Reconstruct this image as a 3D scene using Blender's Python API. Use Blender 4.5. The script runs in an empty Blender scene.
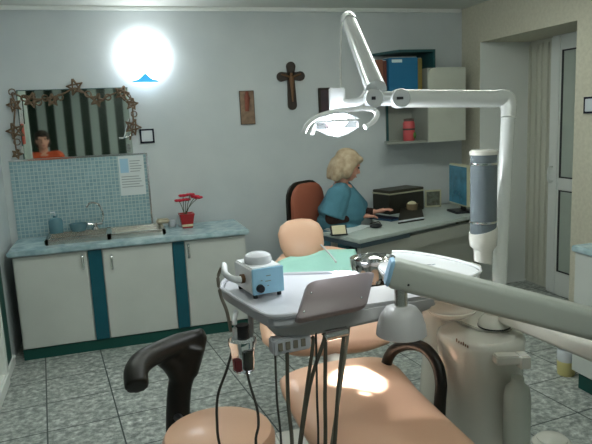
import bpy, bmesh, math, random
from mathutils import Vector, Matrix
random.seed(7)
PI = math.pi
V = Vector
sc = bpy.context.scene
COL = sc.collection

# ------------------------------------------------------------------ camera
CAM = V((0.715, -4.958, 1.585)); YAW, PITCH, ROLL, FPX = .2908, .1681, -.0454, 609.9
def cam_axes():
    cy, sy, cp, sp = math.cos(YAW), math.sin(YAW), math.cos(PITCH), math.sin(PITCH)
    f = V((sy*cp, cy*cp, -sp)); r = V((cy, -sy, 0)); u = r.cross(f)
    cr, sr = math.cos(ROLL), math.sin(ROLL)
    return cr*r+sr*u, cr*u-sr*r, f
CR, CU, CF = cam_axes()
def P(u, v, x=None, y=None, z=None, d=None):
    """point of the room seen at photo pixel (u, v) on a plane x=, y=, z= or at depth d="""
    q = (u-296)/FPX*CR-(v-222)/FPX*CU+CF
    if x is not None: t = (x-CAM.x)/q.x
    elif y is not None: t = (y-CAM.y)/q.y
    elif z is not None: t = (z-CAM.z)/q.z
    else: t = d
    return CAM+q*t
cd = bpy.data.cameras.new('camera'); cam = bpy.data.objects.new('camera', cd); COL.objects.link(cam)
cam.matrix_world = Matrix((( CR.x, CU.x, -CF.x, CAM.x), (CR.y, CU.y, -CF.y, CAM.y), (CR.z, CU.z, -CF.z, CAM.z), (0, 0, 0, 1)))
cd.sensor_width = 36; cd.lens = 36*FPX/592; cd.clip_start = .05
sc.camera = cam

# ------------------------------------------------------------------ materials
def lin(h):
    h = h.lstrip('#'); o = []
    for i in (0, 2, 4):
        c = int(h[i:i+2], 16)/255
        o.append(c/12.92 if c <= .04045 else ((c+.055)/1.055)**2.4)
    return (*o, 1)
M = {}
def mat(name, col, rough=.5, metal=0, noise=None, nscale=8, bump=0, bscale=60, spec=.5, trans=0, emit=0, ecol=None, coat=0, alpha=1, ior=1.45):
    m = bpy.data.materials.new(name); m.use_nodes = True; nt = m.node_tree; b = nt.nodes['Principled BSDF']
    b.inputs['Base Color'].default_value = lin(col); b.inputs['Roughness'].default_value = rough
    b.inputs['Metallic'].default_value = metal; b.inputs['Specular IOR Level'].default_value = spec
    b.inputs['Transmission Weight'].default_value = trans; b.inputs['Coat Weight'].default_value = coat
    b.inputs['Alpha'].default_value = alpha; b.inputs['IOR'].default_value = ior
    if emit:
        b.inputs['Emission Color'].default_value = lin(ecol or col); b.inputs['Emission Strength'].default_value = emit
    tc = None
    if noise or bump: tc = nt.nodes.new('ShaderNodeTexCoord')
    if noise:
        n = nt.nodes.new('ShaderNodeTexNoise'); n.inputs['Scale'].default_value = nscale; n.inputs['Detail'].default_value = 5
        nt.links.new(tc.outputs['Object'], n.inputs['Vector'])
        r = nt.nodes.new('ShaderNodeValToRGB'); r.color_ramp.elements[0].position = .35; r.color_ramp.elements[1].position = .65
        r.color_ramp.elements[0].color = lin(noise); r.color_ramp.elements[1].color = lin(col)
        nt.links.new(n.outputs['Fac'], r.inputs['Fac']); nt.links.new(r.outputs['Color'], b.inputs['Base Color'])
    if bump:
        n = nt.nodes.new('ShaderNodeTexNoise'); n.inputs['Scale'].default_value = bscale
        nt.links.new(tc.outputs['Object'], n.inputs['Vector'])
        bp = nt.nodes.new('ShaderNodeBump'); bp.inputs['Strength'].default_value = bump; bp.inputs['Distance'].default_value = .01
        nt.links.new(n.outputs['Fac'], bp.inputs['Height']); nt.links.new(bp.outputs['Normal'], b.inputs['Normal'])
    M[name] = m; return m
mat('wall_paint', '#c3cacb', .8, noise='#bcc4c6', nscale=3, bump=.08, bscale=90)
mat('wall_paper', '#c9c6b4', .85, noise='#bfbcaa', nscale=40, bump=.12, bscale=70)
mat('ceiling_paint', '#cfd2cb', .9)
mat('cornice_paint', '#e4e8e4', .6)
mat('cabinet_white', '#c6cbc6', .4, noise='#c1c6c1', nscale=4)
mat('teal_panel', '#0f5563', .4, noise='#0d4d5a', nscale=6)
mat('kick_green', '#0c4a42', .45)
mat('stone_top', '#b0c6ca', .25, noise='#8aa5ac', nscale=14)
mat('steel', '#cfcfc8', .25, metal=1, bump=.03, bscale=40)
mat('chrome', '#e6e6e6', .08, metal=1)
mat('dark_chrome', '#55504a', .2, metal=1)
mat('paper', '#ced6d6', .8)
mat('ink_grey', '#8f9a9b', .8)
mat('ink_blue', '#9fc6da', .7)
mat('mirror', '#d3ddd5', .03, metal=1)
mat('star_brown', '#5f4d3b', .7, noise='#74614c', nscale=60)
mat('silver', '#e2e4e4', .15, metal=1)
mat('black_plastic', '#1c1f24', .4)
mat('black_vinyl', '#171611', .42, bump=.03, bscale=120)
mat('navy_frame', '#141a2a', .5, spec=.2)
mat('switch_white', '#c5ccd0', .4)
mat('lamp_glass', '#ffffff', .4, emit=7.0, ecol='#f6fbff')
mat('backlit_blue', '#3c9fd0', .35, emit=.55, ecol='#3ca4dc')  # emission stands for globe light shining through the blue piece
mat('wood_dark', '#332922', .6, noise='#2a231c', nscale=25)
mat('wood_pale', '#8d745e', .6, noise='#755f4c', nscale=30)
mat('bronze', '#6d5037', .45, metal=.3)
mat('plaque_red', '#7d4433', .6)
mat('picture_dark', '#3b3138', .5, noise='#49333a', nscale=20)
mat('shelf_teal', '#1f4a4c', .5)
mat('shelf_board', '#8f938a', .5)
mat('shelf_door', '#bcc0b4', .5, noise='#b5b9ad', nscale=6)
mat('binder_blue', '#146288', .5)
mat('binder_brown', '#7c4f3c', .6)
mat('binder_red', '#5d3026', .6)
mat('book_tan', '#7f7038', .6)
mat('label_white', '#c8d8d8', .6)
mat('jar_pink', '#b3494c', .4)
mat('jar_green', '#4f7a3a', .4)
mat('jar_dark', '#4b3b35', .5)
mat('peach', '#e0b598', .42, bump=.02, bscale=150, coat=.15)
mat('peach_dark', '#a86e4e', .5)
mat('mint', '#a2d6ca', .7, bump=.1, bscale=40)
mat('unit_grey', '#bfc2c9', .32)
mat('unit_under', '#bdbdbe', .4)
mat('panel_grey', '#95888b', .4)
mat('unit_white', '#dad9d0', .25, coat=.3)
mat('beam_grey', '#b4bab2', .35)
mat('beam_cap', '#8fb9d6', .4)
mat('pole_white', '#d5d9d6', .22, coat=.4)
mat('arm_silver', '#d2d6d8', .25, metal=.35)
mat('scaler_blue', '#9fd0ea', .35)
mat('scaler_white', '#e2e5e7', .35)
mat('clear', '#eef2f5', .05, trans=.95, ior=1.18)
mat('clear_frost', '#e8ecf0', .25, trans=.35, ior=1.2)
mat('smoke_plastic', '#8b969b', .15, trans=.5, ior=1.2)
mat('cups', '#aeb9bc', .5)
mat('hose_grey', '#4c4a40', .5)
mat('hose_dark', '#2f2f2b', .5)
mat('hose_beige', '#7d786b', .5)
mat('red_liquid', '#a32f35', .4)
mat('dark_liquid', '#2c3328', .4)
mat('skin', '#d49c86', .55)
mat('lip', '#a8605a', .5)
mat('eye_dark', '#2a221e', .3)
mat('hair', '#b8a68b', .5, noise='#9b866a', nscale=22, bump=.15, bscale=60)
mat('scrub', '#4d8091', .8, noise='#457686', nscale=10, bump=.1, bscale=20)
mat('sleeve', '#35211c', .85)
mat('trousers', '#2b3a48', .85)
mat('chair_red', '#97553f', .6)
mat('desk_top', '#b5bfba', .4, noise='#adb8b3', nscale=10)
mat('desk_edge', '#3a4a52', .4)
mat('desk_panel', '#a6a89f', .5)
mat('printer_dark', '#2b2a22', .5)
mat('printer_lid', '#3a382c', .45)
mat('trim_cream', '#b9b79b', .5)
mat('cup_brown', '#6b5d44', .6)
mat('cream', '#d0c9a8', .6)
mat('frame_photo', '#6c7468', .5, noise='#4b4a3c', nscale=30)
mat('screen', '#3a6672', .25, noise='#24403e', nscale=9, emit=.07, ecol='#4a93b0')
mat('blue_pad', '#2c4d68', .5)
mat('pvc', '#e0e4e0', .35)
mat('pvc_panel', '#c8c9bb', .5)
mat('gasket', '#2b2f30', .5)
mat('pane', '#b4beb4', .2, noise='#a8b3a9', nscale=3)
mat('pot_red', '#a3262a', .35)
mat('soil', '#4a3426', .9)
mat('petal', '#c01d36', .5)
mat('stem', '#3f4a2f', .6)
mat('soap_blue', '#5f8a96', .15, trans=.3)
mat('sponge', '#a9a28c', .9, bump=.3, bscale=60)
mat('yellow', '#cfc486', .5)
mat('bottle_white', '#d6dcd2', .35, trans=.25)
mat('orange_red', '#c2401f', .6)
mat('dark_window', '#16301f', .3)
mat('blind', '#bac4c1', .7)
mat('orange_cloth', '#c2502c', .8)
mat('lamp_white', '#f3f6f8', .25, coat=.3)
mat('bulb', '#ffffff', .3, emit=60, ecol='#f4f8ff')
mat('fill_emitter', '#ffffff', .4, emit=10, ecol='#f7fff6')  # glow of the added ceiling fill lights

# mosaic tiles
def brick_mat(name, c1, c2, mortar, w, h, msize, rough, axes, noise_amt=None):
    m = bpy.data.materials.new(name); m.use_nodes = True; nt = m.node_tree; b = nt.nodes['Principled BSDF']
    tc = nt.nodes.new('ShaderNodeTexCoord'); mp = nt.nodes.new('ShaderNodeMapping')
    nt.links.new(tc.outputs['Object'], mp.inputs['Vector']); mp.inputs['Rotation'].default_value = axes
    br = nt.nodes.new('ShaderNodeTexBrick'); br.offset = 0; br.inputs['Scale'].default_value = 1
    br.inputs['Brick Width'].default_value = w; br.inputs['Row Height'].default_value = h
    br.inputs['Mortar Size'].default_value = msize; br.inputs['Mortar Smooth'].default_value = .1
    br.inputs['Color1'].default_value = lin(c1); br.inputs['Color2'].default_value = lin(c2); br.inputs['Mortar'].default_value = lin(mortar)
    nt.links.new(mp.outputs['Vector'], br.inputs['Vector'])
    nt.links.new(br.outputs['Color'], b.inputs['Base Color']); b.inputs['Roughness'].default_value = rough
    M[name] = m; return m, nt, br, mp, b
brick_mat('mosaic', '#7898a0', '#8eabb1', '#abbdbd', .0275, .0275, .0028, .3, (PI/2, 0, 0))
m, nt, br, mp, b = brick_mat('floor_tile', '#8f938e', '#989c97', '#2c3838', .368, .368, .0042, .35, (0, 0, math.radians(-5.5)))
mp.inputs['Location'].default_value = (-.1065, -.155, 0)
n = nt.nodes.new('ShaderNodeTexNoise'); n.inputs['Scale'].default_value = 26; n.inputs['Detail'].default_value = 6; n.inputs['Roughness'].default_value = .7
n2 = nt.nodes.new('ShaderNodeTexVoronoi'); n2.inputs['Scale'].default_value = 26
nt.links.new(mp.outputs['Vector'], n.inputs['Vector']); nt.links.new(mp.outputs['Vector'], n2.inputs['Vector'])
r = nt.nodes.new('ShaderNodeValToRGB'); r.color_ramp.elements[0].position = .36; r.color_ramp.elements[0].color = lin('#757b79')
r.color_ramp.elements[1].position = .66; r.color_ramp.elements[1].color = lin('#dadfdb'); e = r.color_ramp.elements.new(.5); e.color = lin('#a3a8a3')
nt.links.new(n.outputs['Fac'], r.inputs['Fac'])
r2 = nt.nodes.new('ShaderNodeValToRGB'); r2.color_ramp.elements[0].color = (1.15, 1.15, 1.15, 1); r2.color_ramp.elements[1].color = (.72, .74, .74, 1)
r2.color_ramp.elements[1].position = .8
nt.links.new(n2.outputs['Distance'], r2.inputs['Fac'])
mul = nt.nodes.new('ShaderNodeMix'); mul.data_type = 'RGBA'; mul.blend_type = 'MULTIPLY'; mul.inputs['Factor'].default_value = 1
nt.links.new(r.outputs['Color'], mul.inputs['A']); nt.links.new(r2.outputs['Color'], mul.inputs['B'])
mx = nt.nodes.new('ShaderNodeMix'); mx.data_type = 'RGBA'
nt.links.new(br.outputs['Fac'], mx.inputs['Factor']); nt.links.new(mul.outputs['Result'], mx.inputs['A']); nt.links.new(br.inputs['Mortar'].links[0].from_socket if br.inputs['Mortar'].links else br.outputs['Color'], mx.inputs['B'])
nt.links.new(mx.outputs['Result'], b.inputs['Base Color'])

# ------------------------------------------------------------------ mesh builder
def frame_of(t, up=None):
    t = t.normalized(); up = up or V((0, 0, 1))
    if abs(t.dot(up)) > .98: up = V((0, 1, 0)) if abs(t.y) < .9 else V((1, 0, 0))
    s = t.cross(up).normalized(); return s, s.cross(t).normalized()
def smooth_path(pts, n=6):
    pts = [V(p) for p in pts]
    if len(pts) < 3: return pts
    out = []
    for i in range(len(pts)-1):
        p0 = pts[max(i-1, 0)]; p1 = pts[i]; p2 = pts[i+1]; p3 = pts[min(i+2, len(pts)-1)]
        for k in range(n):
            t = k/n
            out.append(.5*((2*p1)+(p2-p0)*t+(2*p0-5*p1+4*p2-p3)*t*t+(3*p1-p0-3*p2+p3)*t**3))
    out.append(pts[-1]); return out
class MB:
    def __init__(s): s.bm = bmesh.new()
    def quads(s, rings, closed=True, caps=True):
        R = [[s.bm.verts.new(p) for p in r] for r in rings]; n = len(R[0])
        for a, b in zip(R, R[1:]):
            for i in range(n if closed else n-1):
                j = (i+1) % n
                try: s.bm.faces.new((a[i], a[j], b[j], b[i]))
                except ValueError: pass
        if caps:
            for r in (R[0][::-1], R[-1]):
                try: s.bm.faces.new(r)
                except ValueError: pass
        return s
    def box(s, lo, hi, bev=0, rot=None, at=None):
        lo, hi = V(lo), V(hi); t = bmesh.new()
        bmesh.ops.create_cube(t, size=1)
        for v in t.verts: v.co = V(((lo.x+hi.x)/2+v.co.x*(hi.x-lo.x), (lo.y+hi.y)/2+v.co.y*(hi.y-lo.y), (lo.z+hi.z)/2+v.co.z*(hi.z-lo.z)))
        if bev: bmesh.ops.bevel(t, geom=t.edges[:], offset=bev, segments=2, affect='EDGES')
        if rot is not None:
            for v in t.verts: v.co = rot @ v.co
        if at is not None:
            for v in t.verts: v.co += V(at)
        return s.merge(t)
    def merge(s, t):
        mp = {v: s.bm.verts.new(v.co) for v in t.verts}
        for f in t.faces:
            try: s.bm.faces.new([mp[v] for v in f.verts])
            except ValueError: pass
        t.free(); return s
    def obox(s, o, a, b, c, bev=0):
        """box from corner o along vectors a, b, c"""
        o, a, b, c = V(o), V(a), V(b), V(c); t = bmesh.new()
        vs = [t.verts.new(o+a*i+b*j+c*k) for i in (0, 1) for j in (0, 1) for k in (0, 1)]
        for f in ((0, 1, 3, 2), (4, 6, 7, 5), (0, 4, 5, 1), (2, 3, 7, 6), (0, 2, 6, 4), (1, 5, 7, 3)): t.faces.new([vs[i] for i in f])
        bmesh.ops.recalc_face_normals(t, faces=t.faces[:])
        if bev: bmesh.ops.bevel(t, geom=t.edges[:], offset=bev, segments=3, affect='EDGES')
        return s.merge(t)
    def tube(s, pts, r, n=10, sm=6, flat=1, up=None):
        p = smooth_path(pts, sm); rings = []
        rr = r if isinstance(r, (list, tuple)) else [r]*len(pts)
        k = len(p)-1
        for i, q in enumerate(p):
            t = (p[min(i+1, k)]-p[max(i-1, 0)]); a, b = frame_of(t, up)
            f = i/k*(len(rr)-1); j = min(int(f), len(rr)-2); f -= j; rad = rr[j]*(1-f)+rr[j+1]*f
            rings.append([q+a*math.cos(2*PI*m/n)*rad+b*math.sin(2*PI*m/n)*rad*flat for m in range(n)])
        return s.quads(rings)
    def lathe(s, c, prof, n=24, ax=(0, 0, 1), sx=1, sy=1):
        c = V(c); ax = V(ax).normalized(); a, b = frame_of(ax, V((0, 1, 0)) if abs(ax.y) < .9 else V((0, 0, 1)))
        return s.quads([[c+ax*h+a*math.cos(2*PI*m/n)*r*sx+b*math.sin(2*PI*m/n)*r*sy for m in range(n)] for r, h in prof])
    def prism(s, poly, vec, bev=0):
        t = bmesh.new(); vs = [t.verts.new(V(p)) for p in poly]; f = t.faces.new(vs)
        r = bmesh.ops.extrude_face_region(t, geom=[f])
        for v in r['geom']:
            if isinstance(v, bmesh.types.BMVert): v.co += V(vec)
        bmesh.ops.recalc_face_normals(t, faces=t.faces[:])
        if bev: bmesh.ops.bevel(t, geom=[e for e in t.edges], offset=bev, segments=2, affect='EDGES')
        return s.merge(t)
    def ball(s, c, r, seg=16):
        t = bmesh.new(); bmesh.ops.create_uvsphere(t, u_segments=seg, v_segments=seg//2+2, radius=1)
        r = r if isinstance(r, (tuple, list)) else (r, r, r)
        for v in t.verts: v.co = V((v.co.x*r[0], v.co.y*r[1], v.co.z*r[2]))+V(c)
        return s.merge(t)
    def mesh(s, name, base=(0, 0, 0), sharp=40):
        bmesh.ops.recalc_face_normals(s.bm, faces=s.bm.faces[:])
        b = V(base)
        for v in s.bm.verts: v.co -= b
        me = bpy.data.meshes.new(name); s.bm.to_mesh(me); s.bm.free()
        for p in me.polygons: p.use_smooth = True
        me.set_sharp_from_angle(angle=math.radians(sharp)); return me
    def build(s, name, material, parent=None, base=None, sharp=40):
        """one mesh object; base = world position of the thing's origin (kept by parts)"""
        root = parent
        while root is not None and root.parent: root = root.parent
        if root is not None: base = root.location
        elif base is None:
            zs = [v.co for v in s.bm.verts]
            base = V((sum(v.x for v in zs)/len(zs), sum(v.y for v in zs)/len(zs), min(v.z for v in zs)))
        me = s.mesh(name, base, sharp); me.materials.append(M[material])
        o = bpy.data.objects.new(name, me); COL.objects.link(o)
        if parent is not None: o.parent = parent
        else: o.location = base
        return o
def remesh(o, voxel, smooth=4, sub=0):
    """bakes a voxel remesh so that overlapping limbs become one skin"""
    md = o.modifiers.new('r', 'REMESH'); md.mode = 'VOXEL'; md.voxel_size = voxel; md.use_smooth_shade = True
    if smooth: sm = o.modifiers.new('s', 'SMOOTH'); sm.iterations = smooth; sm.factor = .5
    bpy.context.view_layer.update()
    dg = bpy.context.evaluated_depsgraph_get(); me = bpy.data.meshes.new_from_object(o.evaluated_get(dg))
    mats = list(o.data.materials); o.modifiers.clear(); o.data = me
    me.materials.clear()
    for m_ in mats: me.materials.append(m_)
    for p in me.polygons: p.use_smooth = True
    return o
def tag(o, label, cat, group=None):
    o['label'] = label; o['category'] = cat
    if group: o['group'] = group
    return o
def thing(name, loc, label, cat, group=None):
    o = bpy.data.objects.new(name, None); COL.objects.link(o); o.location = V(loc); o.empty_display_size = .05
    return tag(o, label, cat, group)
def one(mb, name, material, label, cat, group=None, sharp=40):
    return tag(mb.build(name, material, sharp=sharp), label, cat, group)
def struct(mb, name, material, parent=None):
    o = mb.build(name, material, parent, base=V((0, 0, 0)) if parent is None else None)
    if parent is None: o['kind'] = 'structure'
    return o
def copy_tree(o, parent=None):
    c = o.copy(); COL.objects.link(c)
    if parent is not None: c.parent = parent
    for ch in list(o.children): copy_tree(ch, c)
    return c

H = 2.472; XR = 3.823; XL = -.05; YB = -5.9
# ------------------------------------------------------------------ the room
struct(MB().box((-1.3, YB-.1, -.1), (XR+1.2, .1, 0)), 'floor', 'floor_tile')
struct(MB().box((-1.3, YB-.1, H), (XR+1.2, .1, H+.1)), 'ceiling', 'ceiling_paint')
struct(MB().box((-1.3, 0, 0), (XR+1.2, .12, H)), 'wall_back', 'wall_paint')
R0, R1, RZ = -.284, -1.419, 2.153          # recess in the right wall
pj = P(520, 60, y=R0); XD = min(max(pj.x, XR+.12), XR+.5)
w = MB().box((XR, R0, 0), (XR+1.1, .0, H)).box((XR, YB, 0), (XR+1.1, R1, H)).box((XR, R1, RZ), (XR+1.1, R0, H))
struct(w, 'wall_right', 'wall_paper')
w = MB().box((XL-.12, -.9, 0), (XL, 0, H)).box((XL-.12, -1.75, 2.1), (XL, -.9, H)).box((XL-.12, -1.9, 0), (XL, -1.75, H)).box((-1.2, -1.9, 0), (XL-.12, -1.78, H))
struct(w, 'wall_left', 'wall_paint')
struct(MB().box((-1.3, YB, 0), (-1.2, -1.78, H)), 'wall_side', 'wall_paint')
w = MB().box((-1.3, YB-.1, 0), (-.9, YB, H)).box((1.9, YB-.1, 0), (XR, YB, H)).box((-.9, YB-.1, 2.3), (1.9, YB, H)).box((-.9, YB-.1, 0), (1.9, YB, .5))
struct(w, 'wall_front', 'wall_paint')
struct(MB().box((-.05, -.035, H-.03), (XR-.02, 0, H), .008), 'trim_1', 'cornice_paint')
struct(MB().box((XL, -.86, 0), (XL+.02, -.55, .07), .004), 'baseboard_left', 'pvc')

# window with vertical blinds on the wall behind the camera (seen in the mirror)
wn = struct(MB().box((-.9, YB-.06, .5), (1.9, YB-.03, 2.3)), 'window_1', 'dark_window')
x = -.88; k = 0
vb = thing('vertical_blinds', (.5, YB+.02, .45), 'grey vertical blinds with wide slats over the dark window, seen in the mirror', 'blinds')
MB().box((-.95, YB+.01, 2.3), (1.95, YB+.06, 2.35)).build('head_rail', 'blind', vb)
while x < 1.8:
    MB().box((x, YB+.03, .5), (x+.135, YB+.036, 2.3)).build('slat', 'blind', vb); x += .27

# PVC door in the recess
d1 = struct(MB().box((XD+.1, R1, 0), (XD+.14, R0, RZ)), 'door_1', 'pvc_panel')
def yy(u): return P(u, 150, x=XD+.1).y
fr = MB().box((XR+.001, R0-.006, 0), (XD+.1, R0, RZ))
fr.build('door_jamb', 'pvc', d1)
f2 = MB()
ya, yb = yy(523), yy(531)
for (u0, u1) in ((521, 526),): f2.box((XD+.04, yy(u1), 0), (XD+.1, yy(u0), RZ-.02), .008)
f2.build('door_post', 'pvc', d1)
gr = MB()
for u0 in (528, 534, 539, 545, 550): gr.box((XD+.085, yy(u0)-.03, .02), (XD+.1, yy(u0), RZ-.03), .006)
gr.build('panel_slats', 'pvc_panel', d1)
lf = MB(); y0, y1 = yy(555), R1
lf.box((XD+.03, yy(565), 0), (XD+.1, y0, RZ), .012); lf.box((XD+.03, y1-.0, .03), (XD+.1, y1+.05, RZ-.03), .012)
for z0, z1 in ((RZ-.12, RZ), (.9, 1.0), (.0, .2)): lf.box((XD+.032, y1+.004, z0), (XD+.098, yy(565)+.004, z1), .008)
lf.build('door_leaf', 'pvc', d1)
g = MB()
ge = yy(565)
for z0, z1 in ((.2, .9), (1.0, RZ-.12)):
    g.box((XD+.045, ge-.018, z0), (XD+.06, ge, z1)); g.box((XD+.045, y1, z1-.012), (XD+.06, ge, z1)); g.box((XD+.045, y1, z0), (XD+.06, ge, z0+.012))
g.build('gasket', 'gasket', d1)
for z0, z1 in ((.2, .9), (1.0, RZ-.12)): MB().box((XD+.05, y1, z0), (XD+.056, ge, z1)).build('pane', 'pane', d1)
hy = yy(560); hz = P(559, 175, x=XD+.03).z
MB().tube([(XD+.03, hy, hz-.06), (XD-.01, hy, hz-.05), (XD-.01, hy, hz+.05), (XD+.03, hy, hz+.06)], .009, 8).build('door_handle', 'pvc', d1)

# glazed white door in the left wall
d2 = struct(MB().box((XL-.1, -1.75, 0), (XL-.06, -.9, 2.1)), 'door_2', 'pvc_panel')
f = MB().box((XL-.06, -.96, 0), (XL+.03, -.88, 2.1), .01).box((XL-.06, -1.75, 0), (XL+.03, -1.69, 2.1), .01).box((XL-.06, -1.75, 2.04), (XL+.03, -.88, 2.12), .01)
f.build('door_frame', 'pvc', d2)
MB().box((XL-.06, -1.69, 0), (XL+.035, -.9, .09), .01).build('bottom_rail', 'pvc', d2)
MB().box((XL-.05, -1.69, .09), (XL-.03, -.96, 2.04)).build('pane', 'pane', d2)
MB().box((XL, -.87, 0), (XL+.008, -.6, .76)).build('wall_shade_sheet', 'kick_green', d2)  # dark green sheet stands in for shade on the lower left wall
one(MB().box((XL, -.88, 1.47), (.033, -.74, 1.65), .004), 'wall_box', 'orange_red', 'upright orange-red wall box reflected at the left edge of the mirror', 'box')

# ------------------------------------------------------------------ kitchenette
CT, CF_, CX = .783, -.558, 1.666
FY = -.528
def cx(u, v): return P(u, v, y=FY).x
units = [(.02, cx(97, 300), [(.03, cx(92, 300)-.004)], (cx(92.5, 300), cx(106.5, 300))),
         (cx(97, 300), cx(181, 300), [(cx(107, 300)+.002, cx(174.5, 280)-.002)], (cx(175, 280), cx(187, 280))),
         (cx(181, 300), CX-.025, [(cx(187.5, 280)+.002, CX-.03)], None)]
clab = ['white base cabinet at the left wall, under the left part of the sink', 'white base cabinet between the two teal strips, under the faucet', 'white base cabinet at the free end of the counter, below the red flower pot']
hu = [(83, 262), (112, 262), (188.5, 251)]
for i, (x0, x1, drs, teal) in enumerate(units):
    t = thing('base_cabinet', ((x0+x1)/2, -.28, .078), clab[i], 'cabinet', 'white base cabinets under the counter')
    MB().box((x0+.001, FY+.02, .078), (x1-.001, -.003, CT-.04)).build('body', 'cabinet_white', t)
    for (a, b) in drs:
        d = MB().box((a, FY, .085), (b, FY+.018, CT-.047), .003).build('door', 'cabinet_white', t)
        h = P(hu[i][0], hu[i][1], y=FY)
        MB().tube([(h.x, FY, h.z+.05), (h.x, FY-.025, h.z+.042), (h.x, FY-.028, h.z), (h.x, FY-.025, h.z-.042), (h.x, FY, h.z-.05)], .0085, 8).build('handle', 'chrome', d)
    if teal: o = MB().box((teal[0]+.001, FY-.002, .085), (teal[1]-.001, FY+.018, CT-.045)).build('filler_strip', 'teal_panel', t); o['label'] = 'teal vertical strip beside the door'
one(MB().box((.02, FY+.012, 0), (CX-.025, FY+.03, .076)), 'plinth', 'kick_green', 'dark green plinth board along the floor under the white base cabinets', 'plinth')
one(MB().box((-.005, CF_, CT-.038), (CX, -.002, CT), .008), 'countertop', 'stone_top', 'pale blue-green mottled countertop on the white base cabinets', 'countertop')
mz = 1.362; mx0, mx1 = .0, .99
one(MB().box((mx0, -.012, CT+.001), (mx1, -.001, mz)), 'tile_backsplash', 'mosaic', 'blue-green mosaic tile splashback above the sink', 'backsplash')
one(MB().box((mx0, -.018, mz), (mx1+.012, -.001, mz+.01)).box((mx1, -.018, CT+.001), (mx1+.012, -.001, mz)), 'edge_trim', 'silver', 'thin pale metal edge strip around the mosaic splashback', 'trim')

# sink
sx0, sx1 = P(50, 236, z=CT).x, P(161, 225, z=CT).x; sy0, sy1 = -.43, -.08
t = thing('sink', ((sx0+sx1)/2, -.3, CT), 'stainless steel double sink with raised rim set on the counter', 'sink')
rz = CT+.04
mid = sx0+(sx1-sx0)*.52
r = MB()
for (a, b, c_, d_) in ((sx0, sy0, sx1, sy0+.03), (sx0, sy1-.06, sx1, sy1), (sx0, sy0, sx0+.03, sy1), (sx1-.03, sy0, sx1, sy1), (mid-.02, sy0, mid+.02, sy1)):
    r.box((a, b, CT), (c_, d_, rz), .006)
r.build('rim', 'steel', t)
for (a, b) in ((sx0+.03, mid-.02), (mid+.02, sx1-.03)):
    bs = MB().box((a, sy0+.03, CT+.001), (b, sy1-.06, CT+.008)).build('basin', 'steel', t)
    MB().lathe(((a+b)/2, (sy0+sy1)/2, CT+.008), [(.03, 0), (.03, .003), (.018, .004)], 16).build('drain', 'dark_chrome', bs)
fx = P(95, 222, y=-.13).x
t = thing('faucet', (fx, -.13, rz), 'chrome gooseneck mixer tap standing behind the sink', 'faucet')
MB().lathe((fx, -.13, rz), [(.028, 0), (.026, .015), (.018, .02), (.017, .05)], 16).build('base', 'chrome', t)
pt = [P(u, v, y=-.13-.004*k*k) for k, (u, v) in enumerate(((102, 223), (103, 214), (100, 206), (95, 203), (90, 203), (86.5, 207)))]
MB().tube(pt, .008, 8).build('spout', 'chrome', t)
for s in (-1, 1):
    h = MB().tube([(fx+s*.015, -.13, rz+.04), (fx+s*.055, -.14, rz+.045)], [.009, .012], 8).build('tap_handle', 'chrome', t)
# things round the sink
q = P(56, 226, y=-.14); q.z = rz
t = thing('soap_bottle', (q.x, -.14, rz), 'blue soap pump bottle on the left end of the sink rim', 'bottle')
MB().lathe(t.location, [(.04, 0), (.042, .02), (.042, .09), (.03, .11), (.012, .115), (.012, .13)], 16, sx=1.2).build('bottle', 'soap_blue', t)
MB().tube([t.location+V((0, 0, .13)), t.location+V((0, 0, .155)), t.location+V((-.03, -.01, .155))], .006, 8, 1).build('pump', 'switch_white', t)
q = P(163, 224, y=-.14)
one(MB().box((q.x-.05, -.17, rz), (q.x+.05, -.105, rz+.035), .01), 'sponge', 'sponge', 'beige sponge on the right end of the sink rim', 'sponge')
q = P(78, 222, y=-.13)
one(MB().lathe((q.x, -.13, rz), [(.05, 0), (.062, .03), (.065, .055), (.06, .055), (.05, .01)], 20), 'bowl', 'soap_blue', 'pale blue glass bowl on the sink rim left of the faucet', 'bowl')
for (u, y_, hh, lab) in ((168, -.1, .055, 'drinking glass beside the beige sponge'), (178, -.12, .085, 'tallest drinking glass, next to the red flower pot')):
    q = P(u, 222, y=y_)
    one(MB().lathe((q.x+.03, y_, CT), [(.026, 0), (.033, hh), (.03, hh), (.023, .006)], 16), 'drinking_glass', 'clear_frost', lab, 'glass', 'glasses on the counter')
q = P(187, 223, y=-.2); qx = q.x
t = thing('flower_pot', (qx, -.2, CT), 'square red flower pot with small red flowers on the counter', 'plant')
a = .05
MB().quads([[V((qx+sx*w_, -.2+sy*w_, CT+z_)) for sx, sy in ((-1, -1), (1, -1), (1, 1), (-1, 1))] for w_, z_ in ((.038, 0), (.054, .095), (.057, .1), (.057, .112), (.05, .112), (.046, .095))]).build('pot', 'pot_red', t)
MB().box((qx-.045, -.245, CT+.09), (qx+.045, -.155, CT+.1)).build('soil', 'soil', t)
MB().box((qx-.043, -.2438, CT+.012), (qx+.043, -.2418, CT+.03)).build('band', 'cream', t)
for (u, v) in ((179, 201), (183, 196), (186, 200), (190, 195), (195, 197), (198, 198)):
    e_ = P(u, v, y=-.2+random.uniform(-.03, .03)); b_ = V((qx+random.uniform(-.02, .02), -.2, CT+.1))
    MB().tube([b_, (b_+e_)/2+V((0, 0, .015)), e_], .0028, 6, 4).build('stem', 'stem', t)
    fl = MB()
    for k in range(5):
        an = k*2*PI/5
        fl.ball(e_+V((.02*math.cos(an), .02*math.sin(an), .004)), (.019, .019, .01), 8)
    fl.build('flower', 'petal', t)
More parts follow.
